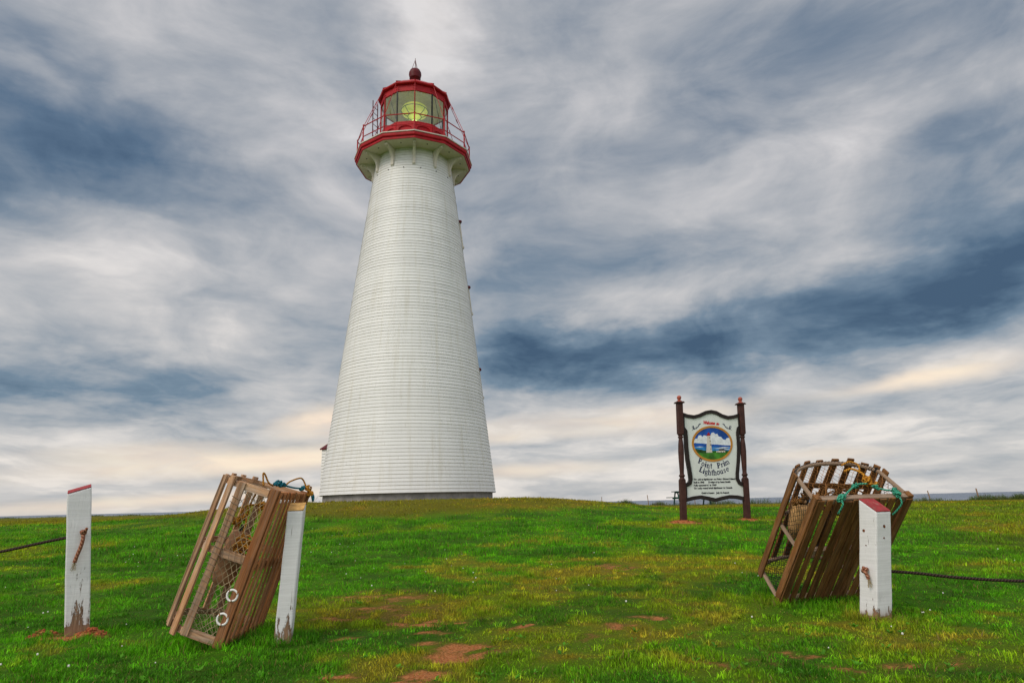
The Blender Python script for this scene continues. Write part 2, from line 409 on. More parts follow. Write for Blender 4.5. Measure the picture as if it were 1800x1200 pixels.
    a = t.noise(t.vmath('MULTIPLY', oc, (0.10, 0.011, 1.0)), 1.0, 9.0, 0.75).outputs[0]
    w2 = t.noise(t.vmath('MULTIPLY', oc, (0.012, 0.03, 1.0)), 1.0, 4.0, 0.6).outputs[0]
    c = t.mix(t.maprange(a, 0.42, 0.60), (0.045, 0.075, 0.12), (0.36, 0.38, 0.42))  # pale flecks are wave glints put into the water colour
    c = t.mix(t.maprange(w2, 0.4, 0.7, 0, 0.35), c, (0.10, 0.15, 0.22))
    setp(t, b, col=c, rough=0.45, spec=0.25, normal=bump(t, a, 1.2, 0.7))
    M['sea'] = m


build_materials()

# ------------------------------------------------------------------ geometry helpers
class MB:
    """collects shapes and links them as ONE mesh object; g = (along, across, random) per vertex"""
    def __init__(s):
        s.v, s.f, s.g, s.mi = [], [], [], []

    def add(s, verts, faces, g=None, mi=0):
        o = len(s.v)
        s.v += [tuple(v) for v in verts]
        s.g += [tuple(q) for q in g] if g is not None else [(v[0], v[1], 0.5) for v in verts]
        s.f += [tuple(i + o for i in f) for f in faces]
        s.mi += [mi] * len(faces)

    def beam(s, p, q, w, th, side, mi=0, nseg=1, warp=0.0):
        """board from p to q, width w along side, thickness th across"""
        p, q = Vector(p), Vector(q)
        ax = (q - p)
        L = ax.length
        ax.normalize()
        sd_ = Vector(side)
        sd_ = (sd_ - ax * sd_.dot(ax)).normalized()
        up = ax.cross(sd_)
        r0 = rnd.uniform(0, 50)
        vs_, gs, fs = [], [], []
        for i in range(nseg + 1):
            u = i / nseg
            c = p.lerp(q, u) + up * (warp * math.sin(u * 3.0 + r0)) + sd_ * (warp * 0.6 * math.sin(u * 4.1 + r0 * 2))
            for a, b in ((-1, -1), (1, -1), (1, 1), (-1, 1)):
                vs_.append(c + sd_ * (a * w / 2) + up * (b * th / 2))
                gs.append((u * L + r0, a * w / 2 + b * th * 0.9 + r0, r0))
        for i in range(nseg):
            o = i * 4
            for k in range(4):
                fs.append((o + k, o + (k + 1) % 4, o + 4 + (k + 1) % 4, o + 4 + k))
        fs.append((3, 2, 1, 0))
        o = nseg * 4
        fs.append((o, o + 1, o + 2, o + 3))
        s.add(vs_, fs, gs, mi)

    def box(s, c, size, mi=0, rz=0.0):
        m = Matrix.Rotation(rz, 3, 'Z')
        vs_ = [Vector(c) + m @ Vector((a * size[0] / 2, b * size[1] / 2, d * size[2] / 2)) for d in (-1, 1) for a, b in ((-1, -1), (1, -1), (1, 1), (-1, 1))]
        s.add(vs_, [(3, 2, 1, 0), (4, 5, 6, 7)] + [(k, (k + 1) % 4, 4 + (k + 1) % 4, 4 + k) for k in range(4)], None, mi)

    def tube(s, path, r, n=6, closed=False, mi=0):
        P = [Vector(p) for p in path]
        N = len(P)
        rr = list(r) if hasattr(r, '__len__') else [r] * N
        vs_, gs, fs = [], [], []
        r0 = rnd.uniform(0, 50)
        L = 0.0
        ref = None
        for i in range(N):
            a = P[(i - 1) % N] if (closed or i > 0) else P[i]
            b = P[(i + 1) % N] if (closed or i < N - 1) else P[i]
            d = (b - a).normalized() if (b - a).length > 1e-9 else Vector((0, 0, 1))
            if ref is None:
                ref = Vector((0, 0, 1)) if abs(d.z) < 0.9 else Vector((1, 0, 0))
            ref = ref - d * ref.dot(d)
            if ref.length < 1e-6:
                ref = d.orthogonal()
            ref.normalize()
            o2 = d.cross(ref)
            if i:
                L += (P[i] - P[i - 1]).length
            for k in range(n):
                t_ = 2 * math.pi * k / n
                vs_.append(P[i] + (ref * math.cos(t_) + o2 * math.sin(t_)) * rr[i])
                gs.append((L, k / n, r0))
        for i in range(N if closed else N - 1):
            a, b = i * n, ((i + 1) % N) * n
            for k in range(n):
                fs.append((a + k, a + (k + 1) % n, b + (k + 1) % n, b + k))
        if not closed:
            fs.append(tuple(reversed(range(n))))
            fs.append(tuple((N - 1) * n + k for k in range(n)))
        s.add(vs_, fs, gs, mi)

    def lathe(s, prof, n, c=(0, 0, 0), phase=0.0, mi=0, gx=None, xf=None, cap=False):
        vs_, gs, fs = [], [], []
        for i, (r, z) in enumerate(prof):
            for k in range(n):
                t_ = phase + 2 * math.pi * k / n
                v = Vector((c[0] + r * math.cos(t_), c[1] + r * math.sin(t_), c[2] + z))
                vs_.append(xf @ v if xf is not None else v)
                gs.append((gx[i][0], k / n, gx[i][1]) if gx else (z, k / n, 0.5))
        for i in range(len(prof) - 1):
            for k in range(n):
                fs.append((i * n + k, i * n + (k + 1) % n, (i + 1) * n + (k + 1) % n, (i + 1) * n + k))
        if cap:
            fs.append(tuple(reversed(range(n))))
            o = (len(prof) - 1) * n
            fs.append(tuple(o + k for k in range(n)))
        s.add(vs_, fs, gs, mi)

    def prism(s, poly, fn, d0, d1, mi=0):
        """closed outline, fn(u, v, depth) -> point"""
        n = len(poly)
        vs_ = [fn(u, v, d0) for u, v in poly] + [fn(u, v, d1) for u, v in poly]
        s.add(vs_, [tuple(range(n)), tuple(reversed(range(n, 2 * n)))] + [(k, n + k, n + (k + 1) % n, (k + 1) % n) for k in range(n)], None, mi)

    def build(s, name, mats, parent=None, smooth=False, xf=None, bevel=0.0, recalc=False):
        me = bpy.data.meshes.new(name)
        vv = s.v if xf is None else [tuple(xf(v)) for v in s.v]
        me.from_pydata(vv, [], s.f)
        if not isinstance(mats, (list, tuple)):
            mats = [mats]
        for m in mats:
            me.materials.append(m)
        if len(mats) > 1:
            me.polygons.foreach_set('material_index', s.mi)
        a = me.attributes.new('g', 'FLOAT_VECTOR', 'POINT')
        a.data.foreach_set('vector', [c for q in s.g for c in q])
        if recalc:
            bm = bmesh.new()
            bm.from_mesh(me)
            bmesh.ops.recalc_face_normals(bm, faces=bm.faces)
            bm.to_mesh(me)
            bm.free()
        if smooth:
            me.polygons.foreach_set('use_smooth', [True] * len(me.polygons))
        me.update()
        o = bpy.data.objects.new(name, me)
        COL.objects.link(o)
        if parent is not None:
            o.parent = parent
        if bevel:
            bv = o.modifiers.new('bevel', 'BEVEL')
            bv.width = bevel
            bv.segments = 2
            bv.limit_method = 'ANGLE'
        return o


def tag(o, label=None, cat=None, group=None, kind=None):
    if label:
        o['label'] = label
    if cat:
        o['category'] = cat
    if group:
        o['group'] = group
    if kind:
        o['kind'] = kind
    return o


def empty(name, loc, label, cat, group=None, rz=0.0):
    o = bpy.data.objects.new(name, None)
    COL.objects.link(o)
    o.location = loc
    o.rotation_euler = (0, 0, rz)
    o.empty_display_size = 0.2
    return tag(o, label, cat, group)


def spline(pts, n=6, closed=False):
    """Catmull-Rom through pts"""
    P = [Vector(p) for p in pts]
    N = len(P)
    out = []
    for i in range(N if closed else N - 1):
        g_ = lambda k: P[k % N] if closed else P[min(max(k, 0), N - 1)]
        a, b, c, d = g_(i - 1), g_(i), g_(i + 1), g_(i + 2)
        for j in range(n):
            t_ = j / n
            out.append(0.5 * ((2 * b) + (c - a) * t_ + (2 * a - 5 * b + 4 * c - d) * t_ ** 2 + (3 * b - a - 3 * c + d) * t_ ** 3))
    if not closed:
        out.append(P[-1])
    return out


def knot_path(c, r, n=11, seed=0):
    rr = random.Random(seed)
    pts = []
    for k in range(n):
        a, b = rr.uniform(0, 6.28), rr.uniform(-1, 1)
        q = math.sqrt(1 - b * b)
        pts.append(Vector(c) + Vector((q * math.cos(a), q * math.sin(a), b)) * r * rr.uniform(0.7, 1.0))
    return spline(pts, 5)


# ------------------------------------------------------------------ noise in numpy
def _hash(ix, iy, s):
    h = (ix.astype(np.int64) * 374761393 + iy.astype(np.int64) * 668265263 + s * 1442695041) & 0x7fffffff
    h = ((h ^ (h >> 13)) * 1274126177) & 0x7fffffff
    h = h ^ (h >> 16)
    return (h & 0xffffff) / float(0xffffff)


def vnoise(x, y, s=0):
    ix, iy = np.floor(x), np.floor(y)
    fx, fy = x - ix, y - iy
    fx = fx * fx * (3 - 2 * fx)
    fy = fy * fy * (3 - 2 * fy)
    a, b = _hash(ix, iy, s), _hash(ix + 1, iy, s)
    c, d = _hash(ix, iy + 1, s), _hash(ix + 1, iy + 1, s)
    return (a * (1 - fx) + b * fx) * (1 - fy) + (c * (1 - fx) + d * fx) * fy


def fbm(x, y, s=0, o=4):
    t_, a, tot = 0.0, 1.0, 0.0
    for k in range(o):
        t_ = t_ + a * vnoise(x * 2 ** k + 17.3 * k, y * 2 ** k - 9.1 * k, s + k)
        tot += a
        a *= 0.55
    return t_ / tot


def sstep(x, a, b):
    t_ = np.clip((x - a) / (b - a), 0, 1)
    return t_ * t_ * (3 - 2 * t_)


LX, LY = -3.898, 24.4            # lighthouse axis


def edge_y(x):
    return 41.0 + 2.2 * (fbm(x * 0.08, x * 0 + 3.0, 5, 3) - 0.5) * 2


def height(x, y):
    x, y = np.asarray(x, float), np.asarray(y, float)
    b = np.interp(y, [-200, -50, 0, 3.5, 5, 8, 14.5, 20, 28, 80], [-2, -.5, -.05, 0, 0, .09, .372, .53, .62, .62])
    b = b - np.where(x > 0, 0.0075, 0.003) * x * sstep(y, 10, 35)
    r = np.hypot(x - LX, y - LY)
    w = 1 - sstep(r, 3.9, 10.5)
    b = b + (1.03 - b) * w - 0.06 * (1 - sstep(r, 3.1, 4.2))
    b = b + 0.045 * (fbm(x * 0.5, y * 0.5, 11, 3) - 0.5) + 0.03 * (fbm(x * 2.2, y * 2.2, 12, 3) - 0.5)
    for mx, my, mr, mh in MOUNDS:
        d = np.hypot(x - mx, y - my)
        b = b + mh * np.exp(-(d / mr) ** 2)
    e = edge_y(x)
    side = np.maximum(np.abs(x) - 62, 0)
    cliff = np.maximum(np.maximum(y - e, 0) * 1.1, side * 0.8)
    return np.maximum(b - cliff, -9.0)


MOUNDS = [(-3.43, 5.02, .07, .05), (-3.03, 4.95, .08, .055), (3.56, 14.44, .22, .05), (5.04, 14.75, .18, .05)]
# bare soil: x, y, radius x, radius y, strength
SOIL = [(-.32, 4.28, .15, .14, 1.1), (-.20, 4.06, .12, .09, .95), (-.42, 4.10, .10, .09, .9), (-.73, 5.05, .13, .06, 1.0), (-.55, 5.16, .10, .05, .95), (-.55, 4.78, .09, .06, .9), (-.62, 4.45, .09, .07, .8),
        (1.04, 5.16, .15, .05, .8), (1.22, 5.28, .10, .05, .7), (.69, 4.95, .10, .06, .66), (.5, 4.52, .2, .05, .5), (-1.46, 5.39, .10, .05, .7), (.09, 4.99, .05, .05, 1.1), (-.02, 4.9, .05, .04, .9), (-1.0, 5.6, .4, .35, .46), (-1.3, 6.3, .5, .5, .35),
        (-.50, 3.69, .12, .06, 1.), (-.95, 3.72, .10, .06, .75), (-.62, 3.5, .2, .08, .8), (1.15, 8.17, .35, .5, .36), (1.71, 3.65, .3, .1, .36), (1.3, 3.75, .3, .12, .34), (2.2, 3.62, .35, .1, .34),
        (-3.43, 5.02, .10, .08, 1.2), (-3.03, 4.94, .10, .10, 1.25), (-3.2, 5.0, .15, .08, .8), (3.56, 14.40, .26, .35, 1.2), (5.04, 14.72, .2, .28, 1.2), (6.0, 14.6, .7, .45, .55), (1.5, 4.0, .15, .1, .5), (-1.15, 4.66, .12, .08, .5), (2.55, 4.9, .2, .12, .45)]


def soil_field(x, y):
    s = np.zeros_like(x)
    wx = x + 0.16 * (fbm(x * 5, y * 5, 31, 3) - 0.5) * 2
    wy = y + 0.16 * (fbm(x * 5, y * 5, 37, 3) - 0.5) * 2
    for cx, cy, rx, ry, a in SOIL:
        s = np.maximum(s, a * np.exp(-(((wx - cx) / rx) ** 2 + ((wy - cy) / ry) ** 2) * 0.7))
    s = s + 1.5 * (fbm(x * 9, y * 9, 41, 5) - 0.52) * sstep(s, .05, .3)
    return np.clip(s, 0, 1)


def lawn_colour(x, y):
    """the lawn's own colour: lush, yellow-green, olive and dry patches"""
    n1 = fbm(x * 0.35, y * 0.35, 51, 4)
    n2 = fbm(x * 1.3, y * 1.3, 57, 4)
    n3 = fbm(x * 5.0, y * 5.0, 63, 3)
    lush = np.array([.085, .285, .004])
    deep = np.array([.044, .160, .005])
    yel = np.array([.285, .285, .008])
    olive = np.array([.225, .18, .010])
    dry = np.array([.46, .24, .03])
    r = np.hypot(x - LX, y - LY)
    ol = 1 - sstep(r + 2.5 * (n1 - .5), 7.0, 8.6)
    ol = np.maximum(ol, sstep(y + 3 * (n1 - .5), 20.5, 24.0) * 0.9)
    ol = np.maximum(ol, sstep(x - 0.25 * y + 5 * (n1 - .5), 2.6, 6.5) * sstep(y, 4.5, 9) * 0.5)
    mid = np.exp(-((x - .6) / 2.6) ** 2 - ((y - 7.0) / 3.6) ** 2)
    yl = sstep(n1 + 0.20 * mid + 0.5 * (n2 - .5), .48, .76)
    dp = sstep(1 - n2 + 0.35 * (n3 - .5), .46, .66)
    dr = sstep(n2 * 0.55 + n3 * 0.45 + 0.16 * mid + 0.06 * ol, .60, .78)
    c = lush[None] * np.ones((x.size, 1))
    for w, k in ((yl * .58, yel), (dp * .85, deep), (ol * .85, olive), (dr * .45, dry)):
        c = c * (1 - w[:, None]) + k[None] * w[:, None]
    s = soil_field(x, y)
    ws = sstep(s, .16, .42)[:, None] * .75
    c = c * (1 - ws) + np.array([.15, .125, .02])[None] * ws
    return c, s


def np_mesh(name, verts, faces_flat, sizes, mat, tint=None, soil=None, smooth=False):
    me = bpy.data.meshes.new(name)
    nv, nf = len(verts), len(sizes)
    me.vertices.add(nv)
    me.vertices.foreach_set('co', np.ascontiguousarray(verts, np.float32).ravel())
    me.loops.add(len(faces_flat))
    me.loops.foreach_set('vertex_index', np.ascontiguousarray(faces_flat, np.int32))
    me.polygons.add(nf)
    st = np.zeros(nf, np.int32)
    st[1:] = np.cumsum(sizes)[:-1]
    me.polygons.foreach_set('loop_start', st)
    if smooth:
        me.polygons.foreach_set('use_smooth', np.ones(nf, bool))
    me.materials.append(mat)
    if tint is not None:
        a = me.attributes.new('tint', 'FLOAT_COLOR', 'POINT')
        a.data.foreach_set('color', np.ascontiguousarray(np.c_[tint, np.ones(nv)], np.float32).ravel())
    if soil is not None:
        a = me.attributes.new('soil', 'FLOAT', 'POINT')
        a.data.foreach_set('value', np.ascontiguousarray(soil, np.float32))
    me.update(calc_edges=True)
    me.validate()
    o = bpy.data.objects.new(name, me)
    COL.objects.link(o)
    return o


# ------------------------------------------------------------------ ground, sea
def grow(a, step, end, k):
    out = []
    while abs(a) < abs(end):
        step *= k
        a += step
        out.append(a)
    return out


def build_ground():
    dx = list(np.arange(-8.0, 8.001, 0.055))
    gx = grow(8.0, 0.055, 120.0, 1.06)
    xs = np.array([-v for v in reversed(gx)] + dx + gx)
    ys = np.array(list(reversed(grow(2.6, -0.055, -150.0, 1.15))) + list(np.arange(2.6, 11.0, 0.055)) + grow(11.0, 0.06, 34.0, 1.035) + list(np.arange(34.4, 60.0, 0.5)))
    X, Y = np.meshgrid(xs, ys)
    x, y = X.ravel(), Y.ravel()
    z = height(x, y)
    c, s = lawn_colour(x, y)
    z = z + np.where(s > .35, 0.012 * (fbm(x * 14, y * 14, 71, 3) - .5), 0)
    nx, ny = len(xs), len(ys)
    i = (np.arange(ny - 1)[:, None] * nx + np.arange(nx - 1)[None]).ravel()
    f = np.stack([i, i + 1, i + nx + 1, i + nx], 1)
    o = np_mesh('lawn', np.c_[x, y, z], f.ravel(), np.full(len(i), 4), M['ground'], c * 0.8, s, True)
    tag(o, kind='structure')
    m = MB()
    S = 40000.0
    m.add([(-S, -S, -6), (S, -S, -6), (S, S, -6), (-S, S, -6)], [(0, 1, 2, 3)])
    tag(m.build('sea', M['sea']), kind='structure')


def blades(name, x, y, hgt, wid, tint, lean=0.45, seed=1, mat='blade'):
    """curved grass blades, five vertices each, as one mesh"""
    rg = np.random.default_rng(seed)
    n = len(x)
    z = height(x, y) - 0.006
    a = rg.uniform(0, 2 * np.pi, n)
    b = rg.uniform(0, 2 * np.pi, n)
    ln = hgt * lean * rg.uniform(.2, 1.6, n)
    side = np.c_[np.cos(a), np.sin(a), np.zeros(n)] * (wid / 2)[:, None]
    dr = np.c_[np.cos(b), np.sin(b), np.zeros(n)]
    base = np.c_[x, y, z]
    mid = base + dr * (ln * .35)[:, None]
    mid[:, 2] += hgt * .6
    tip = base + dr * ln[:, None]
    tip[:, 2] += hgt * np.clip(1.05 - .25 * (ln / hgt), .55, 1.1)
    V = np.stack([base - side, base + side, mid + side * .75, mid - side * .75, tip], 1).reshape(-1, 3)
    o = (np.arange(n) * 5)[:, None]
    F = np.concatenate([o + np.array([[0, 1, 2, 3]]), o + np.array([[3, 2, 4]])], 1).ravel()
    sizes = np.tile([4, 3], n)
    tv = np.repeat(tint, 5, axis=0)
    fade = np.tile([.75, .75, 1.0, 1.0, 1.12], n)[:, None]     # blades are paler towards the tip
    return np_mesh(name, V, F, sizes, M[mat], tv * fade)


def build_grass():
    rg = np.random.default_rng(3)
    bands = [(2.7, 6.0, 5600, .018, .0040), (6.0, 9.5, 2500, .022, .0052), (9.5, 16.0, 760, .036, .009), (16.0, 27.0, 200, .030, .016)]
    XS, YS, HS, WS = [], [], [], []
    for y0, y1, den, h, w in bands:
        half = y1 * .86 + 1.0
        n = int(den * 2 * half * (y1 - y0))
        x, y = rg.uniform(-half, half, n), rg.uniform(y0, y1, n)
        k = np.abs(x) < y * .86 + 1.0
        k &= np.hypot(x - LX, y - LY) > 3.6 + .5 * fbm(x * 2, y * 2, 88, 2)
        x, y = x[k], y[k]
        cl = fbm(x * 3.1, y * 3.1, 81, 3)
        keep = rg.uniform(0, 1, len(x)) < .62 + .7 * cl
        x, y, cl = x[keep], y[keep], cl[keep]
        XS.append(x); YS.append(y)
        cl2 = fbm(x * 11, y * 11, 83, 2)
        HS.append(h * (.50 + 1.2 * sstep(cl, .3, .75)) * (.6 + .9 * cl2) * rg.uniform(.55, 1.6, len(x)))
        WS.append(w * rg.uniform(.7, 1.4, len(x)))
    # longer tufts left by the mower round every post and trap
    for cx, cy, rr, n in [(-1.55, 4.66, .22, 900), (2.57, 4.93, .26, 1300), (-3.2, 5.0, .3, 700), (-1.9, 4.8, .4, 1800), (2.5, 5.75, .55, 2600), (-2.2, 4.6, .35, 900)]:
        a, q = rg.uniform(0, 6.283, n), rr * np.sqrt(rg.uniform(0, 1, n))
        XS.append(cx + q * np.cos(a)); YS.append(cy + q * np.sin(a))
        HS.append(rg.uniform(.03, .085, n)); WS.append(rg.uniform(.003, .005, n))
    # tufts: tight clumps of longer blades, each clump with its own tone
    nt, nb = 3400, 16
    ty = 2.8 + 8.5 * rg.uniform(0, 1, nt) ** 1.3
    tx = rg.uniform(-1, 1, nt) * (ty * .86 + .8)
    tone = np.concatenate([np.ones(sum(map(len, XS))), np.repeat(rg.uniform(.55, 1.75, nt), nb)])
    XS.append(np.repeat(tx, nb) + rg.normal(0, .022, nt * nb)); YS.append(np.repeat(ty, nb) + rg.normal(0, .022, nt * nb))
    HS.append(np.repeat(rg.uniform(.015, .046, nt), nb) * rg.uniform(.6, 1.3, nt * nb)); WS.append(np.repeat(.0034 + .0006 * ty, nb))
    # dead clippings lying flat
    nd = 9000
    dy = 2.8 + 8.0 * rg.uniform(0, 1, nd) ** 1.4
    XS.append(rg.uniform(-1, 1, nd) * (dy * .86 + .8)); YS.append(dy)
    HS.append(rg.uniform(.008, .022, nd)); WS.append(np.full(nd, .0035))
    tone = np.concatenate([tone, np.full(nd, -1.0)])
    x, y, h, w = map(np.concatenate, (XS, YS, HS, WS))
    c, s = lawn_colour(x, y)
    c = c * np.where(tone > 0, tone, 1.0)[:, None]
    c[tone < 0] = np.array([.36, .24, .07])
    k = rg.uniform(0, 1, len(x)) > sstep(s, .22, .5) * .93
    x, y, h, w, c, s = x[k], y[k], h[k], w[k], c[k], s[k]
    h = h * (1 - .45 * sstep(s, .1, .35))
    j = rg.uniform(.6, 2.1, (len(x), 1)) * (.45 + 1.15 * fbm(x * 7, y * 7, 85, 3))[:, None]
    straw = rg.uniform(0, 1, len(x)) < .05 + .22 * sstep(s, .08, .35)
    c = c * j * rg.uniform(.9, 1.1, (len(x), 3))
    c[straw] = np.array([.26, .19, .06]) * rg.uniform(.6, 1.2, (straw.sum(), 1))
    tag(blades('grass', x, y, h, w, c, .55, 4), 'short mown green lawn grass with yellowed and worn patches', 'grass', None, 'stuff')
    # unmown grass along the edge of the lawn
    XS, YS, HS = [], [], []
    n = 52000
    x = rg.uniform(-36, 42, n)
    x[:7000] = np.where(rg.uniform(0, 1, 7000) < .6, rg.normal(6.6, .75, 7000), rg.normal(29.5, 1.6, 7000))
    y = edge_y(x) - rg.uniform(-.6, 1.6, n)
    dens = sstep(fbm(x * .8, y * .6, 91, 4) + .07 * sstep(x, 14, 20) + .12 * np.exp(-((x - 6.6) / 1.0) ** 2), .42, .72)
    tall = np.where(x > 2, 1.0, .12)
    k = rg.uniform(0, 1, n) < (.12 + .88 * dens)
    x, y, dens, tall = x[k], y[k], dens[k], tall[k]
    h = (.07 + .30 * dens * tall) * rg.uniform(.35, 1.2, len(x)) * (.6 + .8 * fbm(x * 6, y * 6, 92, 2))
    c = np.array([.085, .14, .03])[None] * rg.uniform(.6, 1.5, (len(x), 1)) * np.ones((1, 3))
    dry_ = rg.uniform(0, 1, len(x)) < .2
    c[dry_] = np.array([.16, .12, .05])
    # a tuft row on the shoulder of the mound, right of the tower
    n2 = 1500
    t_ = rg.choice(np.array([.02, .08, .2, .26, .33, .42, .5, .56, .66, .75, .8, .92, .98]), n2) + rg.normal(0, .012, n2)
    x2 = 1.0 + 2.6 * t_
    y2 = 29.6 + rg.normal(0, .15, n2) + 0.5 * t_
    h2 = rg.uniform(.06, .24, n2)
    c2 = np.array([.06, .085, .018])[None] * rg.uniform(.6, 1.4, (n2, 1))
    x, y, h, c = np.r_[x, x2], np.r_[y, y2], np.r_[h, h2], np.r_[c, c2]
    tag(blades('tall_grass', x, y, h, rg.uniform(.008, .022, len(x)), c, .6, 5), 'unmown tall grass fringing the far edge of the lawn above the sea', 'grass', None, 'stuff')
    # clover heads
    m = MB()
    pts = []
    for k in range(150):
        yy = rg.uniform(3.6, 15.0)
        xx = rg.uniform(-.80, .80) * yy
        if rg.uniform() < .55:
            xx = -abs(xx) * .9 - .4
        if vnoise(np.array([xx * .9]), np.array([yy * .9]), 97)[0] > .45:
            pts.append((xx, yy))
    pts += [(2.86, 4.95), (2.93, 4.97), (2.83, 4.88), (-1.9, 7.6), (-1.2, 16.5)]
    hz = height(np.array([p[0] for p in pts]), np.array([p[1] for p in pts]))
    for (xx, yy), zz in zip(pts, hz):
        r_ = rg.uniform(.0035, .0075)
        m.lathe([(.001, 0), (r_ * .8, r_ * .3), (r_, r_), (r_ * .7, r_ * 1.7), (.001, r_ * 2)], 6, (xx, yy, zz + rg.uniform(.025, .05)))
    tag(m.build('clover', M['flower']), 'small white clover heads dotted over the lawn', 'clover', None, 'stuff')
    # broad-leaved weeds
    vs_, fs, cs = [], [], []
    for k in range(260):
        yy = 3.3 + 6.0 * rg.uniform() ** 1.6
        xx = rg.uniform(-.82, .82) * yy
        nl = int(rg.integers(4, 9))
        zz = float(height(np.array([xx]), np.array([yy]))[0])
        base = np.array([.085, .26, .014]) * rg.uniform(.8, 1.4)
        for q in range(nl):
            a = rg.uniform(0, 6.283)
            l_ = rg.uniform(.012, .034)
            w_ = l_ * rg.uniform(.22, .4)
            d = np.array([math.cos(a), math.sin(a), 0])
            sd_ = np.array([-d[1], d[0], 0])
            o = np.array([xx, yy, zz + .01]) + d * .005
            up = rg.uniform(.2, .9) * l_
            i0 = len(vs_)
            vs_ += [o, o + d * l_ * .5 + sd_ * w_ + [0, 0, up * .7], o + d * l_ + [0, 0, up], o + d * l_ * .5 - sd_ * w_ + [0, 0, up * .7]]
            fs += [i0, i0 + 1, i0 + 2, i0 + 3]
            cs += [base * .8, base, base * 1.1, base]
    o = np_mesh('weed_leaves', np.array(vs_), np.array(fs), np.full(len(fs) // 4, 4), M['blade'], np.array(cs))
    tag(o, 'broad leaved weeds growing low in the lawn', 'weeds', None, 'stuff')
    # red soil thrown up round the posts
    m = MB()
    for mx, my, mr, mh in MOUNDS:
        big = mr > .2
        for k in range(45 if not big else 90):
            a, q = rg.uniform(0, 6.283), mr * 1.25 * math.sqrt(rg.uniform())
            xx, yy = mx + q * math.cos(a), my + q * math.sin(a) * (1.0 if big else .8)
            if not big and abs(xx + 3.25) < .09:
                continue
            s_ = rg.uniform(.003, .019) ** 1.0 * (1.2 if big else 1.0)
            zz = float(height(np.array([xx]), np.array([yy]))[0])
            m.lathe([(s_ * .6, -s_ * .5), (s_, 0), (s_ * rg.uniform(.5, .8), s_ * .6), (.001, s_ * .8)], 5, (xx, yy, zz), rg.uniform(0, 6))
    tag(m.build('loose_soil', M['clod']), 'crumbly red soil thrown up at the foot of the posts', 'soil', None, 'stuff')


# ------------------------------------------------------------------ lighthouse
def tower_r(z):
    u = (z - 1.2) / 13.0
    return 3.172 - 1.5475 * u - 0.0526 * u * u


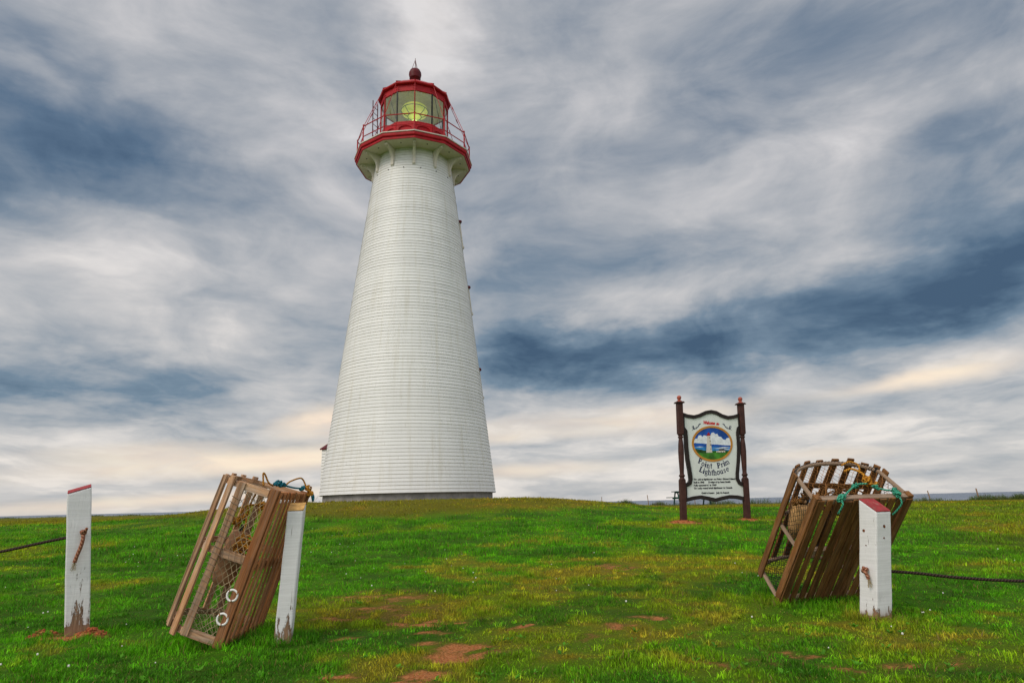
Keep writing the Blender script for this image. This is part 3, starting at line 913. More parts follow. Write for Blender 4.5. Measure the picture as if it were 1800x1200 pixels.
def build_lighthouse():
    Z0 = 0.98
    root = empty('lighthouse', (LX, LY, Z0), 'tall tapering white clapboard lighthouse with a red lantern room, on the grassy mound', 'lighthouse')
    FA = math.atan2(-LY, -LX)                      # direction of the corner that faces the viewer
    P12 = [FA + k * math.pi / 6 for k in range(12)]
    ZL = lambda z: z - Z0

    def pt(a, r, z):
        return Vector((r * math.cos(a), r * math.sin(a), z - Z0))
    # clapboards, each lapping over the one below
    zb, zt, e = 1.27, 14.50, 0.1185
    n = int(round((zt - zb) / e))
    e = (zt - zb) / n
    prof, gx = [], []
    rr = random.Random(5)
    for i in range(n):
        z0, z1 = zb + i * e, zb + (i + 1) * e
        over = 0.0095 + rr.uniform(-.002, .003)
        prof += [(tower_r(z0) + .002, z0 + .004 - Z0), (tower_r(z0) + over, z0 - Z0), (tower_r(z0) + over - .0005, z0 + .007 - Z0), (tower_r(z0) + over - .001, z0 + .012 - Z0), (tower_r(z1) + .002, z1 - .002 - Z0), (tower_r(z1) + .002, z1 + .004 - Z0)]
        gx += [(1, i * .37), (1, i * .37), (.5, i * .37), (0, i * .37), (0, i * .37), (.5, i * .37)]
    m = MB()
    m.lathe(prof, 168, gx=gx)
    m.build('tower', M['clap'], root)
    # foundation
    m = MB()
    m.lathe([(3.02, ZL(.5)), (3.06, ZL(.6)), (3.05, ZL(1.262)), (2.6, ZL(1.264))], 96)
    m.build('foundation', M['concrete'], root)
    # small vent holes round the tower top and a few rust streaks of old fixings
    for k in range(16):
        a = FA + (k - 7.6) * 2 * math.pi / 16
        m = MB()
        z = 13.57
        p, d = pt(a, tower_r(z) - .02, z), Vector((math.cos(a), math.sin(a), 0))
        m.tube([p, p + d * .045], .022, 8)
        m.build('vent_hole', M['black'], root)
    # gallery deck: soffit and white slab with a stepped red fascia
    m = MB()
    m.lathe([(1.40, ZL(14.47)), (2.325, ZL(14.47)), (2.325, ZL(14.50)), (2.30, ZL(14.51))], 12, phase=FA)
    m.build('soffit', M['white'], root)
    m = MB()
    m.lathe([(2.30, ZL(14.455)), (2.345, ZL(14.455)), (2.345, ZL(14.56)), (2.385, ZL(14.565)), (2.40, ZL(14.60)), (2.40, ZL(14.695)), (2.32, ZL(14.70))], 12, phase=FA)
    m.build('fascia', M['red'], root)
    m = MB()
    m.lathe([(1.3, ZL(14.705)), (2.425, ZL(14.705)), (2.425, ZL(14.745)), (1.3, ZL(14.755))], 12, phase=FA)
    m.build('gallery_deck', M['white'], root)
    for k in range(12):
        a = P12[k] + math.pi / 12
        m = MB()
        p = pt(a, 1.95, 14.466)
        m.tube([p, p + Vector((0, 0, -.012))], .026, 10)
        m.build('soffit_vent', M['black'], root)
    # curved brackets
    for a in P12:
        m = MB()
        d = Vector((math.cos(a), math.sin(a), 0))
        sd_ = Vector((-d.y, d.x, 0))
        fn = lambda u, v, w: d * u + sd_ * w + Vector((0, 0, v - Z0))
        r0, r1 = 1.60, 2.16
        out = [(r0 - .05, 14.468), (r1, 14.468), (r1, 14.37), (r1 - .07, 14.36), (r1 - .10, 14.39)]
        for j in range(9):
            t_ = j / 8 * math.pi / 2
            out.append((r1 - .12 - (r1 - r0 - .21) * math.sin(t_), 14.34 - .42 * (1 - math.cos(t_))))
        out += [(r0 + .09, 13.80), (r0 + .10, 13.75), (r0 + .06, 13.70), (r0 + .0, 13.70), (r0 - .02, 14.0)]
        m.prism(out, fn, -.055, .055)
        m.build('bracket', M['white'], root, recalc=True)
    # lantern room wall with arched sunk panels
    m = MB()
    m.lathe([(1.40, ZL(14.757)), (1.40, ZL(15.70)), (1.44, ZL(15.70)), (1.44, ZL(15.75)), (1.36, ZL(15.755))], 12, phase=FA)
    for k in range(12):
        a0, a1 = P12[k], P12[k] + math.pi / 6
        A, B = pt(a0, 1.402, 0), pt(a1, 1.402, 0)
        ux = (B - A)
        W = ux.length
        ux.normalize()
        nn = Vector((ux.y, -ux.x, 0))
        if nn.dot(A) < 0:
            nn = -nn
        fn = lambda u, v, w: Vector((A.x, A.y, 0)) + ux * u + nn * w + Vector((0, 0, v - Z0))
        for x0, x1 in ((0, .085), (W - .085, W)):
            m.prism([(x0, 14.76), (x1, 14.76), (x1, 15.69), (x0, 15.69)], fn, -.01, .045)
        arch = [(.087, 15.69), (.087, 15.36)] + [(.087 + (W - .174) * (.5 - .5 * math.cos(t_)), 15.36 + .20 * math.sin(t_) ** .6) for t_ in [math.pi * q / 12 for q in range(1, 12)]] + [(W - .087, 15.36), (W - .087, 15.69)]
        m.prism(arch, fn, -.01, .043)
    m.build('lantern_wall', M['red'], root, recalc=True)
    # glazing
    zg0, zg1 = 15.755, 17.145
    for k in range(12):
        m = MB()
        red = k in (1, 11, 10, 2)
        m.beam(pt(P12[k], 1.395, zg0), pt(P12[k], 1.395, zg1), .05, .05, (-math.sin(P12[k]), math.cos(P12[k]), 0))
        m.build('glazing_bar', M['red'] if k in (3, 9, 10, 2) else M['black'], root)
        A, B = pt(P12[k], 1.385, zg0), pt(P12[k] + math.pi / 6, 1.385, zg0)
        up = Vector((0, 0, zg1 - zg0))
        ux = (B - A).normalized() * .03
        nn = Vector((ux.y, -ux.x, 0)).normalized() * .004
        m = MB()
        q = [A + ux, B - ux, B - ux + up, A + ux + up]
        m.add([v + nn for v in q] + [v - nn for v in q], [(0, 1, 2, 3), (7, 6, 5, 4), (0, 4, 5, 1), (1, 5, 6, 2), (2, 6, 7, 3), (3, 7, 4, 0)])
        m.build('glass_pane', M['glass'], root)
    # cornice and roof
    m = MB()
    m.lathe([(1.36, ZL(17.15)), (1.425, ZL(17.15)), (1.425, ZL(17.19)), (1.41, ZL(17.20)), (1.41, ZL(17.43)), (1.36, ZL(17.432))], 12, phase=FA)
    for a in P12:
        for s_ in (-.05, .05):
            for zz in (17.25, 17.36):
                p = pt(a, 1.40, zz) + Vector((-math.sin(a), math.cos(a), 0)) * s_
                d = Vector((math.cos(a), math.sin(a), 0))
                m.tube([p, p + d * .025], .017, 6)
    m.build('cornice', M['red'], root)
    m = MB()
    m.lathe([(1.30, ZL(17.436)), (1.50, ZL(17.44)), (1.53, ZL(17.47)), (1.53, ZL(17.52)), (1.48, ZL(17.56)), (.95, ZL(17.98)), (.45, ZL(18.22)), (.26, ZL(18.30))], 12, phase=FA)
    for a in P12:
        m.beam(pt(a, 1.50, 17.57), pt(a, .45, 18.24), .05, .05, (-math.sin(a), math.cos(a), 0))
    m.build('roof', M['red'], root)
    m = MB()
    m.lathe([(1.355, ZL(17.16)), (1.2, ZL(17.32)), (.75, ZL(17.72)), (.3, ZL(17.92)), (.28, ZL(17.90)), (.01, ZL(17.90))], 12, phase=FA)
    m.build('ceiling', M['ceiling'], root)
    m = MB()
    m.lathe([(.01, ZL(15.60)), (1.36, ZL(15.60))], 12, phase=FA)
    m.build('lantern_floor', M['ceiling'], root)
    m = MB()
    m.lathe([(.20, ZL(18.22)), (.20, ZL(18.66)), (.24, ZL(18.67)), (.235, ZL(18.72)), (.27, ZL(18.86)), (.262, ZL(18.96)), (.21, ZL(19.08)), (.10, ZL(19.145)), (.01, ZL(19.16))], 28)
    m.build('ventilator', M['darkred'], root, True)
    m = MB()
    top = Vector((0, 0, ZL(19.62)))
    for k in range(3):
        a = FA + .6 + k * 2.094
        m.tube([Vector((.16 * math.cos(a), .16 * math.sin(a), ZL(19.09))), top], .010, 5)
    m.tube([Vector((0, 0, ZL(19.14))), Vector((0, 0, ZL(19.70)))], .011, 5)
    m.build('lightning_rod', M['darkred'], root)
    # gallery railing
    for a in P12:
        m = MB()
        m.tube([pt(a, 2.31, 14.75), pt(a, 2.31, 15.545)], .026, 8)
        m.lathe([(.045, 0), (.045, .02), (.026, .03)], 8, pt(a, 2.31, 14.752))
        m.lathe([(.026, 0), (.038, .02), (.02, .05), (.001, .06)], 8, pt(a, 2.31, 15.54))
        m.build('rail_post', M['red'], root)
        m = MB()
        a2 = a + .006
        p, q = pt(a, 2.31, 15.50), pt(a, 1.52, 17.42)
        m.tube([p, p.lerp(q, .62)], .012, 5)
        m.tube([p.lerp(q, .62), p.lerp(q, .70)], .022, 6)
        m.tube([p.lerp(q, .70), q], .012, 5)
        m.build('stay_rod', M['red'], root)
    m = MB()
    m.tube([pt(a, 2.31, 15.515) for a in P12], .021, 8, True)
    m.build('top_rail', M['red'], root)
    m = MB()
    m.tube([pt(a, 2.31, 15.05) for a in P12], .019, 8, True)
    m.build('lower_rail', M['red'], root)
    # diagonal bracing seen through the glass
    for k in (1, 10):
        m = MB()
        m.tube([pt(P12[k] + math.pi / 6 * .3, 1.30, 17.1), pt(P12[k] + math.pi / 6 * .95, 1.30, 15.76)], .014, 5)
        m.build('brace_rod', M['black'], root)
    # ladder at the side of the lantern
    a = FA - math.pi / 2 - .10
    d = Vector((math.cos(a), math.sin(a), 0))
    sd_ = Vector((-d.y, d.x, 0))
    m = MB()
    lo, hi = d * 1.62 + Vector((0, 0, ZL(14.76))), d * 1.66 + Vector((0, 0, ZL(17.5)))
    for s_ in (-.15, .15):
        m.tube([lo + sd_ * s_ + d * s_ * .5, hi + sd_ * s_ + d * s_ * .5], .02, 6)
    for k in range(1, 10):
        c = lo.lerp(hi, k / 10)
        m.tube([c - sd_ * .15 - d * .075, c + sd_ * .15 + d * .075], .012, 5)
    m.build('ladder', M['darkred'], root)
    # lens and lamp
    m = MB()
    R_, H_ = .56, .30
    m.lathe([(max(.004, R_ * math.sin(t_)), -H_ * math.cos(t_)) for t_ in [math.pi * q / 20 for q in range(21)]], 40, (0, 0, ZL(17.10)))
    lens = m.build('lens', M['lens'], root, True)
    m = MB()

    def lp(a_, f):
        return Vector((math.cos(a_) * R_ * 1.012 * math.sin(f), math.sin(a_) * R_ * 1.012 * math.sin(f), ZL(17.10) - H_ * 1.012 * math.cos(f)))
    for k in range(8):
        a_ = k * math.pi / 4 + .2
        m.tube([lp(a_, .52 + (1.5 - .52) * q / 8) for q in range(9)], .013, 5)
    for f in (.52, 1.5):
        m.tube([lp(2 * math.pi * q / 32, f) for q in range(32)], .015, 5, True)
    m.build('lens_frame', M['table'], lens)
    m = MB()
    m.lathe([(.03, ZL(16.40)), (.15, ZL(16.42)), (.19, ZL(16.50)), (.15, ZL(16.60)), (.05, ZL(16.66)), (.01, ZL(16.66))], 18)
    m.build('lamp', M['lamp'], root, True)
    m = MB()
    m.lathe([(.14, ZL(15.60)), (.10, ZL(15.7)), (.10, ZL(16.3)), (.2, ZL(16.38)), (.01, ZL(16.40))], 16)
    m.build('lamp_pedestal', M['table'], root)
    # windows down the right-hand side, seen edge-on
    for z in (11.67, 8.87, 5.52):
        a = FA + math.pi / 2 + .19
        d = Vector((math.cos(a), math.sin(a), 0))
        sd_ = Vector((-d.y, d.x, 0))
        r = tower_r(z)
        fn = lambda u, v, w: d * (r + w - .119 * v) + sd_ * u + Vector((0, 0, z + v - Z0))
        m = MB()
        for x0, x1 in ((-.36, -.26), (.26, .36)):
            m.prism([(x0, -.62), (x1, -.62), (x1, .40), (x0, .40)], fn, -.05, .045)
        m.prism([(-.258, .30), (.258, .30), (.258, .40), (-.258, .40)], fn, -.05, .045)
        m.prism([(-.42, -.70), (.42, -.70), (.42, -.622), (-.42, -.622)], fn, -.05, .06)
        w_ = m.build('window', M['white'], root, recalc=True)
        m = MB()
        m.prism([(-.257, -.62), (.257, -.62), (.257, .298), (-.257, .298)], fn, -.05, .01)
        m.build('pane', M['black'], w_, recalc=True)
        m = MB()
        m.prism([(-.46, .402), (.46, .402), (.42, .50), (0, .62), (-.42, .50)], fn, -.05, .085)
        m.build('window_hood', M['darkred'], w_, recalc=True)
    # entrance porch round the far left side
    d = Vector((-.75, .66, 0)).normalized()
    sd_ = Vector((d.y, -d.x, 0))
    fn = lambda u, v, w: d * w + sd_ * u + Vector((0, 0, v - Z0))
    m = MB()
    zz = 1.2
    while zz < 3.15:
        m.prism([(-.92, zz), (.92, zz), (.90, min(zz + .118, 3.2)), (-.90, min(zz + .118, 3.2))], fn, 2.3, 4.44)
        zz += .119
    m.prism([(-.89, 3.2), (.89, 3.2), (0, 3.75)], fn, 2.2, 4.42)
    p = m.build('porch', M['clap'], root, recalc=True)
    m = MB()
    m.prism([(-.97, 3.15), (0, 3.76), (.97, 3.15), (.97, 3.20), (0, 3.82), (-.97, 3.20)], fn, 2.0, 4.50)
    m.build('porch_roof', M['darkred'], p, recalc=True)
    m = MB()
    m.prism([(-.42, 1.2), (.42, 1.2), (.42, 2.95), (-.42, 2.95)], fn, 4.3, 4.46)
    m.build('door', M['darkred'], p, recalc=True)
    # earth wire
    m = MB()
    m.tube([Vector((-3.14, -.6, ZL(1.3))), Vector((-3.32, -.7, ZL(1.0)))], .008, 5)
    m.build('earth_wire', M['white'], root)
    # gravel strip round the foundation
    m = MB()
    rg = random.Random(9)
    for k in range(2600):
        a = FA + rg.uniform(-1.7, 1.7)
        r = 3.08 + abs(rg.gauss(0, .16))
        x_, y_ = LX + r * math.cos(a), LY + r * math.sin(a)
        s_ = rg.uniform(.014, .05)
        z_ = float(height(np.array([x_]), np.array([y_]))[0]) + rg.uniform(0, .02)
        m.lathe([(s_ * .5, -s_ * .5), (s_, 0), (s_ * .65, s_ * .55), (.001, s_ * .7)], 5, (x_, y_, z_), rg.uniform(0, 6))
    tag(m.build('gravel', M['gravel']), 'band of small stones around the lighthouse foundation', 'gravel', None, 'stuff')

# ------------------------------------------------------------------ lobster traps
def clip_lines(poly, cell, ang):
    """parallel lines across a 2D outline -> list of (p, q)"""
    c, s = math.cos(ang), math.sin(ang)
    P = [(c * u + s * v, -s * u + c * v) for u, v in poly]
    lo, hi = min(p[1] for p in P), max(p[1] for p in P)
    out = []
    k = math.ceil(lo / cell)
    while k * cell < hi:
        y = k * cell + 1e-5
        xs_ = []
        for i in range(len(P)):
            (x0, y0), (x1, y1) = P[i], P[(i + 1) % len(P)]
            if (y0 - y) * (y1 - y) < 0:
                xs_.append(x0 + (x1 - x0) * (y - y0) / (y1 - y0))
        xs_.sort()
        for a, b in zip(xs_[::2], xs_[1::2]):
            out.append(((c * a - s * y, s * a + c * y), (c * b - s * y, s * b + c * y)))
        k += 1
    return out


def net(m, poly, cell, to3, r, ang=math.pi / 4, sag=0.0, seed=0):
    rr = random.Random(seed)
    for an in (ang, -ang):
        for p, q in clip_lines(poly, cell, an):
            L = math.hypot(q[0] - p[0], q[1] - p[1])
            n = max(2, int(L / cell) + 1)
            pts = []
            for i in range(n + 1):
                u = p[0] + (q[0] - p[0]) * i / n
                v = p[1] + (q[1] - p[1]) * i / n
                j = cell * .17 if 0 < i < n else 0
                pts.append(to3(u + rr.uniform(-j, j), v + rr.uniform(-j, j)))
            m.tube(pts, r, 3)


def make_trap(loc, RM, W, L, b, a, Ht, label, style):
    root = empty('lobster_trap', loc, label, 'lobster trap', 'wooden lobster traps leaning on the posts')
    Rm = Matrix(RM)
    xf = lambda v: Rm @ Vector(v)
    left = style == 'left'
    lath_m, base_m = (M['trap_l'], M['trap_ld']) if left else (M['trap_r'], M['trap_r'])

    def prof(t_):                                     # outline of a bow, t in 0..1 across the arch
        th = math.pi * (1 - t_)
        return (W / 2 + (W / 2 - a) * math.cos(th), b + (Ht - b) * math.sin(th))
    # floor: slats nailed across three runners
    m = MB()
    ns = 9 if left else 11
    edge = .055
    pitch = W / ns
    for k in range(ns):
        w = pitch - (.042 if left else (.018, .030, .028, .014, .011, .013, .010, .018, .020, .026, .020)[k])
        c = (k + .5) * pitch + (0 if k in (0, ns - 1) else rnd.uniform(-.004, .004))
        th = .010 if left else .011
        for ln in (.025, L * .5, L - .025):
            m.tube([(c, ln, -th - .003), (c, ln, -th + .002)], .0042, 5, mi=1)
        e0, e1 = rnd.uniform(-.012, .012), rnd.uniform(-.014, .012)
        m.beam((c, e0, -th / 2 - .0005), (c, L + e1, -th / 2 - .0005), w, th, (1, 0, 0), 0, 6, .0022)
    m.build('floor_slats', [base_m, M['rust']], root, xf=xf, bevel=.003, recalc=True)
    # heavy side rails and runners
    for c in (.022, W - .022):
        m = MB()
        m.beam((c, -.012, .032), (c, L + .012, .032), .044, .060, (1, 0, 0), 0, 6, .002)
        m.build('side_rail', base_m, root, xf=xf, bevel=.004, recalc=True)
    for l_ in (.022, L * .5, L - .022):
        m = MB()
        m.beam((.046, l_, .024), (W - .046, l_, .024), .05, .046, (0, 1, 0), 0, 4, .001)
        m.build('runner', M['stick'] if not left else base_m, root, xf=xf, bevel=.003, recalc=True)
    # bows
    for l_ in (.025, L * .535, L - .025):
        m = MB()
        if left:
            for s_, wd in ((0, a), (1, W - a)):
                x0 = .012 if s_ == 0 else W - .012
                m.beam((x0, l_, .064), (wd, l_, b + .03), .052, .022, (0, 1, 0), 0, 3, .001)
            pts = [prof(q / 16) for q in range(17)]
            for (u0, v0), (u1, v1) in zip(pts, pts[1:]):
                m.beam((u0, l_, v0), (u1, l_, v1), .040, .018, (0, 1, 0))
        else:
            pts = [(.012, l_, .05), (a * .6, l_, b * .5)] + [(prof(q / 18)[0], l_, prof(q / 18)[1]) for q in range(19)] + [(W - a * .6, l_, b * .5), (W - .012, l_, .05)]
            m.tube(spline(pts, 3), .0165, 8)
        m.build('bow', M['stick'] if not left else lath_m, root, xf=xf, recalc=True)
    # laths along the arch
    m = MB()
    nl = 10
    for k in range(nl):
        t_ = k / (nl - 1)
        th = math.pi * (1 - t_)
        u, v = prof(t_)
        tx, tv = prof(max(0, t_ - .01)), prof(min(1, t_ + .01))
        tang = Vector((tv[0] - tx[0], 0, tv[1] - tx[1])).normalized()
        nrm = Vector((-tang.z, 0, tang.x))
        off = .020
        c = Vector((u, 0, v)) + nrm * off
        w = (.047 if left else .058) * rnd.uniform(.9, 1.06)
        e0, e1 = rnd.uniform(-.02, .01), rnd.uniform(-.008, .022)
        m.beam(c + Vector((0, e0, 0)), c + Vector((0, L + e1, 0)), w, .016, tang, 0, 6, .003)
        if k in (0, nl - 1):
            c2 = Vector((u, 0, v - .005)) + nrm * off
    if not left:
        m.beam((W * .25, L - .20, Ht - .05), (W * .96, L - .20, b + .06), .045, .014, (0, 1, 0), 0, 3)
    m.build('laths', lath_m, root, xf=xf, bevel=.002, recalc=True)
    # netting
    side_poly = [(.03, .07), (L - .03, .07), (L - .03, b), (.03, b)]
    col = M['net_tan'] if left else M['net_dark']
    rr_ = .0019 if left else .0019
    m = MB()
    sg = lambda u, v, w0, s_: (w0 + s_ * .012 * math.sin(math.pi * min(1, max(0, (v - .06) / (b - .06)))), u, v)
    net(m, side_poly, .036 if left else .033, lambda u, v: sg(u, v, .006 + a * v / b, 1), rr_, R(38) if left else R(45), seed=1)
    m.build('side_netting', col, root, xf=xf)
    m = MB()
    net(m, side_poly, .05, lambda u, v: sg(u, v, W - .006 - a * v / b, -1), rr_, R(38), seed=2)
    m.build('side_netting', col, root, xf=xf)
    dpoly = [(.02, .05), (W - .02, .05)] + [(prof(1 - q / 14)[0], prof(1 - q / 14)[1] - .01) for q in range(15)]
    m = MB()
    net(m, dpoly, .036 if left else .030, lambda u, v: (u, .03 + .10 * math.exp(-((u - W / 2) ** 2 + (v - .2) ** 2) / .03), v), .0017, R(40), seed=3)
    m.build('end_netting', col, root, xf=xf)
    m = MB()
    net(m, dpoly, .058 if left else .042, lambda u, v: (u, L - .03 - (.12 if left else .06) * math.exp(-((u - W / 2) ** 2 + (v - .2) ** 2) / .03), v), .0016, R(50), seed=4)
    m.build('end_netting', M['net_tan'] if left else M['net_orange'], root, xf=xf)
    # funnel heads inside
    m = MB()
    net(m, dpoly, .032, lambda u, v: (u, L * .535 - .16 * (1 - min(1, math.hypot(u - W / 2, v - .2) / .3)), v), .0018, R(42), seed=5)
    m.build('head_netting', M['net_tan'] if left else M['net_dark'], root, xf=xf)
    # twine lashings round the front lath or the bow
    m = MB()
    if left:
        for k in range(22):
            l_ = .12 + k * (L - .2) / 22
            u, v = prof(0)
            m.tube([(u - .031, l_, v - .034), (u - .031, l_ + .012, v + .034)], .0022, 4)
        m.build('lashing', M['stick'], root, xf=xf)
        m = MB()
        pts = []
        for k in range(4):
            h_ = .075 + k * .042
            pts += [(-.003, L * .535 - .03, h_), (-.003, L * .535 + .03, h_ + .015), (.030, L * .535 + .032, h_ + .022), (.030, L * .535 - .032, h_ + .034)]
        m.tube(pts, .0022, 4)
    else:
        for k in range(34):
            t_ = .02 + k * .86 / 34
            u, v = prof(t_)
            m.tube([(u + .019 * math.cos(q), L - .025 + .019 * math.sin(q) , v + .008 * math.sin(q + 1)) for q in (0, 1.05, 2.1, 3.14, 4.2, 5.24)], .0032, 4, True)
        m.build('lashing', M['black'], root, xf=xf)
        m = MB()
        u, v = prof(.90)
        for j in range(4):
            m.tube([(u + .021 * math.cos(q), L - .025 + .021 * math.sin(q), v + .021 * math.cos(q) * .3 + j * .006) for q in (0, 1.05, 2.1, 3.14, 4.2, 5.24)], .004, 4, True)
    m.build('lashing', M['black'] if not left else M['stick'], root, xf=xf)
    if left:
        for l_, h_ in ((.314, .054), (.163, .061)):
            m = MB()
            m.tube([(-.004 + a * h_ / b, l_ + .034 * math.sin(q), h_ + .034 * math.cos(q)) for q in [6.2832 * k / 20 for k in range(20)]], .0075, 8, True)
            for q0 in (.6, 2.4, 4.6):
                c = (-.004, l_ + .034 * math.sin(q0), h_ + .034 * math.cos(q0))
                m.tube([(c[0] + .010 * math.cos(q), c[1] + .008 * math.sin(q), c[2] + .008 * math.cos(q)) for q in (0, 1.5, 3, 4.5)], .003, 4, True, 1)
            m.build('entrance_ring', [M['ring'], M['net_orange']], root, True, xf=xf)
    return root, Rm


def build_traps():
    RL = [[-0.02, 0.3012, -0.9533], [0.9998, 0.0064, -0.019], [-0.0004, 0.9535, 0.3013]]
    RR = [[0.9814, 0.1154, -0.1535], [0.1917, -0.638, 0.7458], [0.0119, 0.7613, 0.6483]]
    tl, tr = Vector((-1.886, 4.447, .004)), Vector((2.115, 5.667, .010))
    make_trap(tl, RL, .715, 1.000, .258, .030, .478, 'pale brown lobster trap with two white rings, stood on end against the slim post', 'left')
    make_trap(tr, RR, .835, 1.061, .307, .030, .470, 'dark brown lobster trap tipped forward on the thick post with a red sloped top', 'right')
    TL = lambda w, l, h: tl + Matrix(RL) @ Vector((w, l - .022 * max(0, min(1, l)), h))
    TR = lambda w, l, h: tr + Matrix(RR) @ Vector((w, l, h))

    def buoy(name, T, w, h, l0, l1, r, mat, label, tip):
        """spindle float lying along the trap; tip end tapers"""
        o = empty(name, T(w, l0, h), label, 'buoy', 'floats stowed inside the traps')
        p, q = T(w, l0, h), T(w, l1, h)
        ax = (q - p)
        ln = ax.length
        mt = Matrix.Translation((0, 0, 0)) @ ax.to_track_quat('Z', 'Y').to_matrix().to_4x4()
        m = MB()
        if tip == 'low':
            pr = [(.012, 0), (r * .28, ln * .06), (r * .62, ln * .28), (r * .88, ln * .55), (r, ln * .78), (r * .97, ln * .93), (r * .86, ln), (r * .3, ln * 1.01), (.002, ln * 1.01)]
        else:
            pr = [(.002, 0), (r * .55, .004), (r * .86, ln * .05), (r, ln * .16), (r, ln * .52), (r * .93, ln * .70), (r * .80, ln * .92), (r * .66, ln * .985), (r * .3, ln), (.002, ln)]
        m.lathe(pr, 24, xf=mt)
        m.build('float_body', mat, o, True)
        m = MB()
        for s_ in (-.3, .3):
            m = MB()
            m.tube([mt @ Vector((r * s_, 0, ln * .99)), mt @ Vector((r * s_, .0, ln + .045))], .008, 6)
            m.build('rope_eye', M['black'], o)
        return o
    buoy('buoy', TL, .27, .245, .30, .68, .078, M['buoy2'], 'brown spindle buoy inside the pale trap with white rings', 'top')
    buoy('buoy', TR, .135, .255, .43, .80, .085, M['buoy'], 'tan teardrop buoy behind black netting in the dark tipped trap', 'low')

    # coiled bait rope inside the pale trap
    m = MB()
    rr = random.Random(4)
    c0 = Vector((.13, .60, .125))
    for k in range(7):
        off = Vector((rr.uniform(-.02, .03), rr.uniform(-.02, .05), rr.uniform(-.02, .02)))
        rx, ry, ph = rr.uniform(.06, .085), rr.uniform(.03, .055), rr.uniform(0, 6)
        m.tube([TL(*(c0 + off + Vector((.05 * math.sin(q + ph), ry * math.sin(q), rx * math.cos(q))))) for q in [6.2832 * j / 18 for j in range(18)]], .0068, 6, True)
    pts = [(.14, .66, .18), (.18, .74, .20), (.20, .80, .22), (.16, .90, .21), (.12, 1.0, .17), (.25, .97, .15), (.30, .90, .14), (.28, .86, .15)]
    m.tube(spline([TL(*p) for p in pts], 6), .0068, 6)
    m.tube(knot_path(TL(.20, .74, .27), .036, 16, 3), .007, 6)
    m.tube(knot_path(TL(.22, .78, .25), .03, 14, 4), .007, 6)
    m.tube(knot_path(TL(.28, .88, .17), .034, 16, 5), .007, 6)
    m.tube(knot_path(TL(.25, .89, .12), .030, 14, 6), .007, 6)
    m.tube(spline([TL(.20, .76, .27), TL(.22, .85, .26), TL(.24, .88, .20), TL(.28, .88, .16)], 6), .007, 6)
    tag(m.build('rope_coil', M['rope_y'], smooth=True), 'orange yellow rope coiled and knotted inside the pale trap with white rings', 'rope', 'yellow ropes bundled in the traps')
    # bundle in the dark trap
    m = MB()
    for k in range(11):
        u0 = rr.uniform(.16, .30)
        u1 = rr.uniform(.48, .66)
        lh = rr.uniform(.10, .26)
        dl = rr.uniform(-.10, .02)
        z0 = rr.uniform(.06, .12)
        um = rr.uniform(.3, .5)
        pts = [(u0, .95 + dl, z0), ((u0 + um) / 2 - .02, .97 + dl, z0 + lh * .75), (um, .99 + dl, z0 + lh), ((um + u1) / 2 + .03, .98 + dl, z0 + lh * .6), (u1, .95 + dl, z0 - .02), ((u0 + u1) / 2, .93 + dl, z0 - .045)]
        m.tube(spline([TR(*p) for p in pts], 6, True), .0048, 6, True)
    for c_, r_, sd_ in (((.05, .90, .20), .05, 7), ((.10, .93, .22), .05, 8), ((.17, .95, .17), .045, 9), ((.02, .86, .23), .035, 10)):
        m.tube(knot_path(TR(*c_), r_, 16, sd_), .0055, 6)
    tag(m.build('rope_coil', M['rope_o'], smooth=True), 'tangled ochre rope heaped inside the arch of the dark tipped trap', 'rope', 'yellow ropes bundled in the traps')
    # closing cords tied over the open ends
    o = empty('tie_cord', TL(.23, 1.03, .09), 'teal cord with yellow knots tied across the top of the pale trap', 'cord', 'cords tied across the trap tops')
    base = o.location.copy()
    X = lambda w, l, h: TL(w, l, h) - base
    m = MB()
    m.tube(spline([X(.16, 1.05, .10), X(.24, 1.065, .10), X(.36, 1.055, .085), X(.50, 1.05, .055), X(.62, 1.06, .03), X(.68, 1.07, .05), X(.70, 1.03, -.03), X(.67, .985, -.055), X(.63, 1.02, -.045)], 6), .0068, 7)
    for c_, r_, sd_ in (((.20, 1.06, .10), .026, 11), ((.25, 1.06, .095), .026, 12), ((.30, 1.06, .085), .02, 14), ((.58, 1.055, .035), .022, 15)):
        m.tube(knot_path(X(*c_), r_ * .85, 14, sd_), .0066, 7)
    m.build('cord', M['rope_t'], o, True)
    m = MB()
    m.tube(spline([X(.10, 1.03, .15), X(.12, 1.07, .175), X(.125, 1.105, .19), X(.14, 1.10, .18), X(.16, 1.055, .145), X(.20, 1.04, .12)], 6), .0062, 7)
    m.tube(spline([X(.36, 1.05, .09), X(.46, 1.085, .10), X(.60, 1.12, .085), X(.655, 1.115, .07), X(.665, 1.07, .03), X(.66, 1.04, .0)], 6), .0062, 7)
    for c_, r_, sd_ in (((.66, 1.06, .01), .032, 16), ((.65, 1.03, -.02), .028, 17)):
        m.tube(knot_path(X(*c_), r_ * .85, 16, sd_), .0066, 7)
    m.build('knot', M['rope_y'], o, True)
    o = empty('tie_cord', TR(.19, 1.06, .0), 'green cord with a big yellow knot tied across the dark tipped trap', 'cord', 'cords tied across the trap tops')
    base2 = o.location.copy()
    X = lambda w, l, h: TR(w, l, h) - base2
    m = MB()
    m.tube(spline([X(.20, 1.07, .00), X(.28, 1.09, .045), X(.36, 1.085, .10), X(.44, 1.08, .145), X(.53, 1.08, .15)], 6), .0072, 7)
    m.tube(spline([X(.55, 1.08, .13), X(.56, 1.085, .10), X(.62, 1.085, .065), X(.68, 1.08, .06), X(.715, 1.08, .06)], 6), .0072, 7)
    m.tube(spline([X(.19, 1.08, .0), X(.19, 1.06, -.045), X(.185, 1.02, -.05), X(.18, .97, -.047)], 6), .0072, 7)
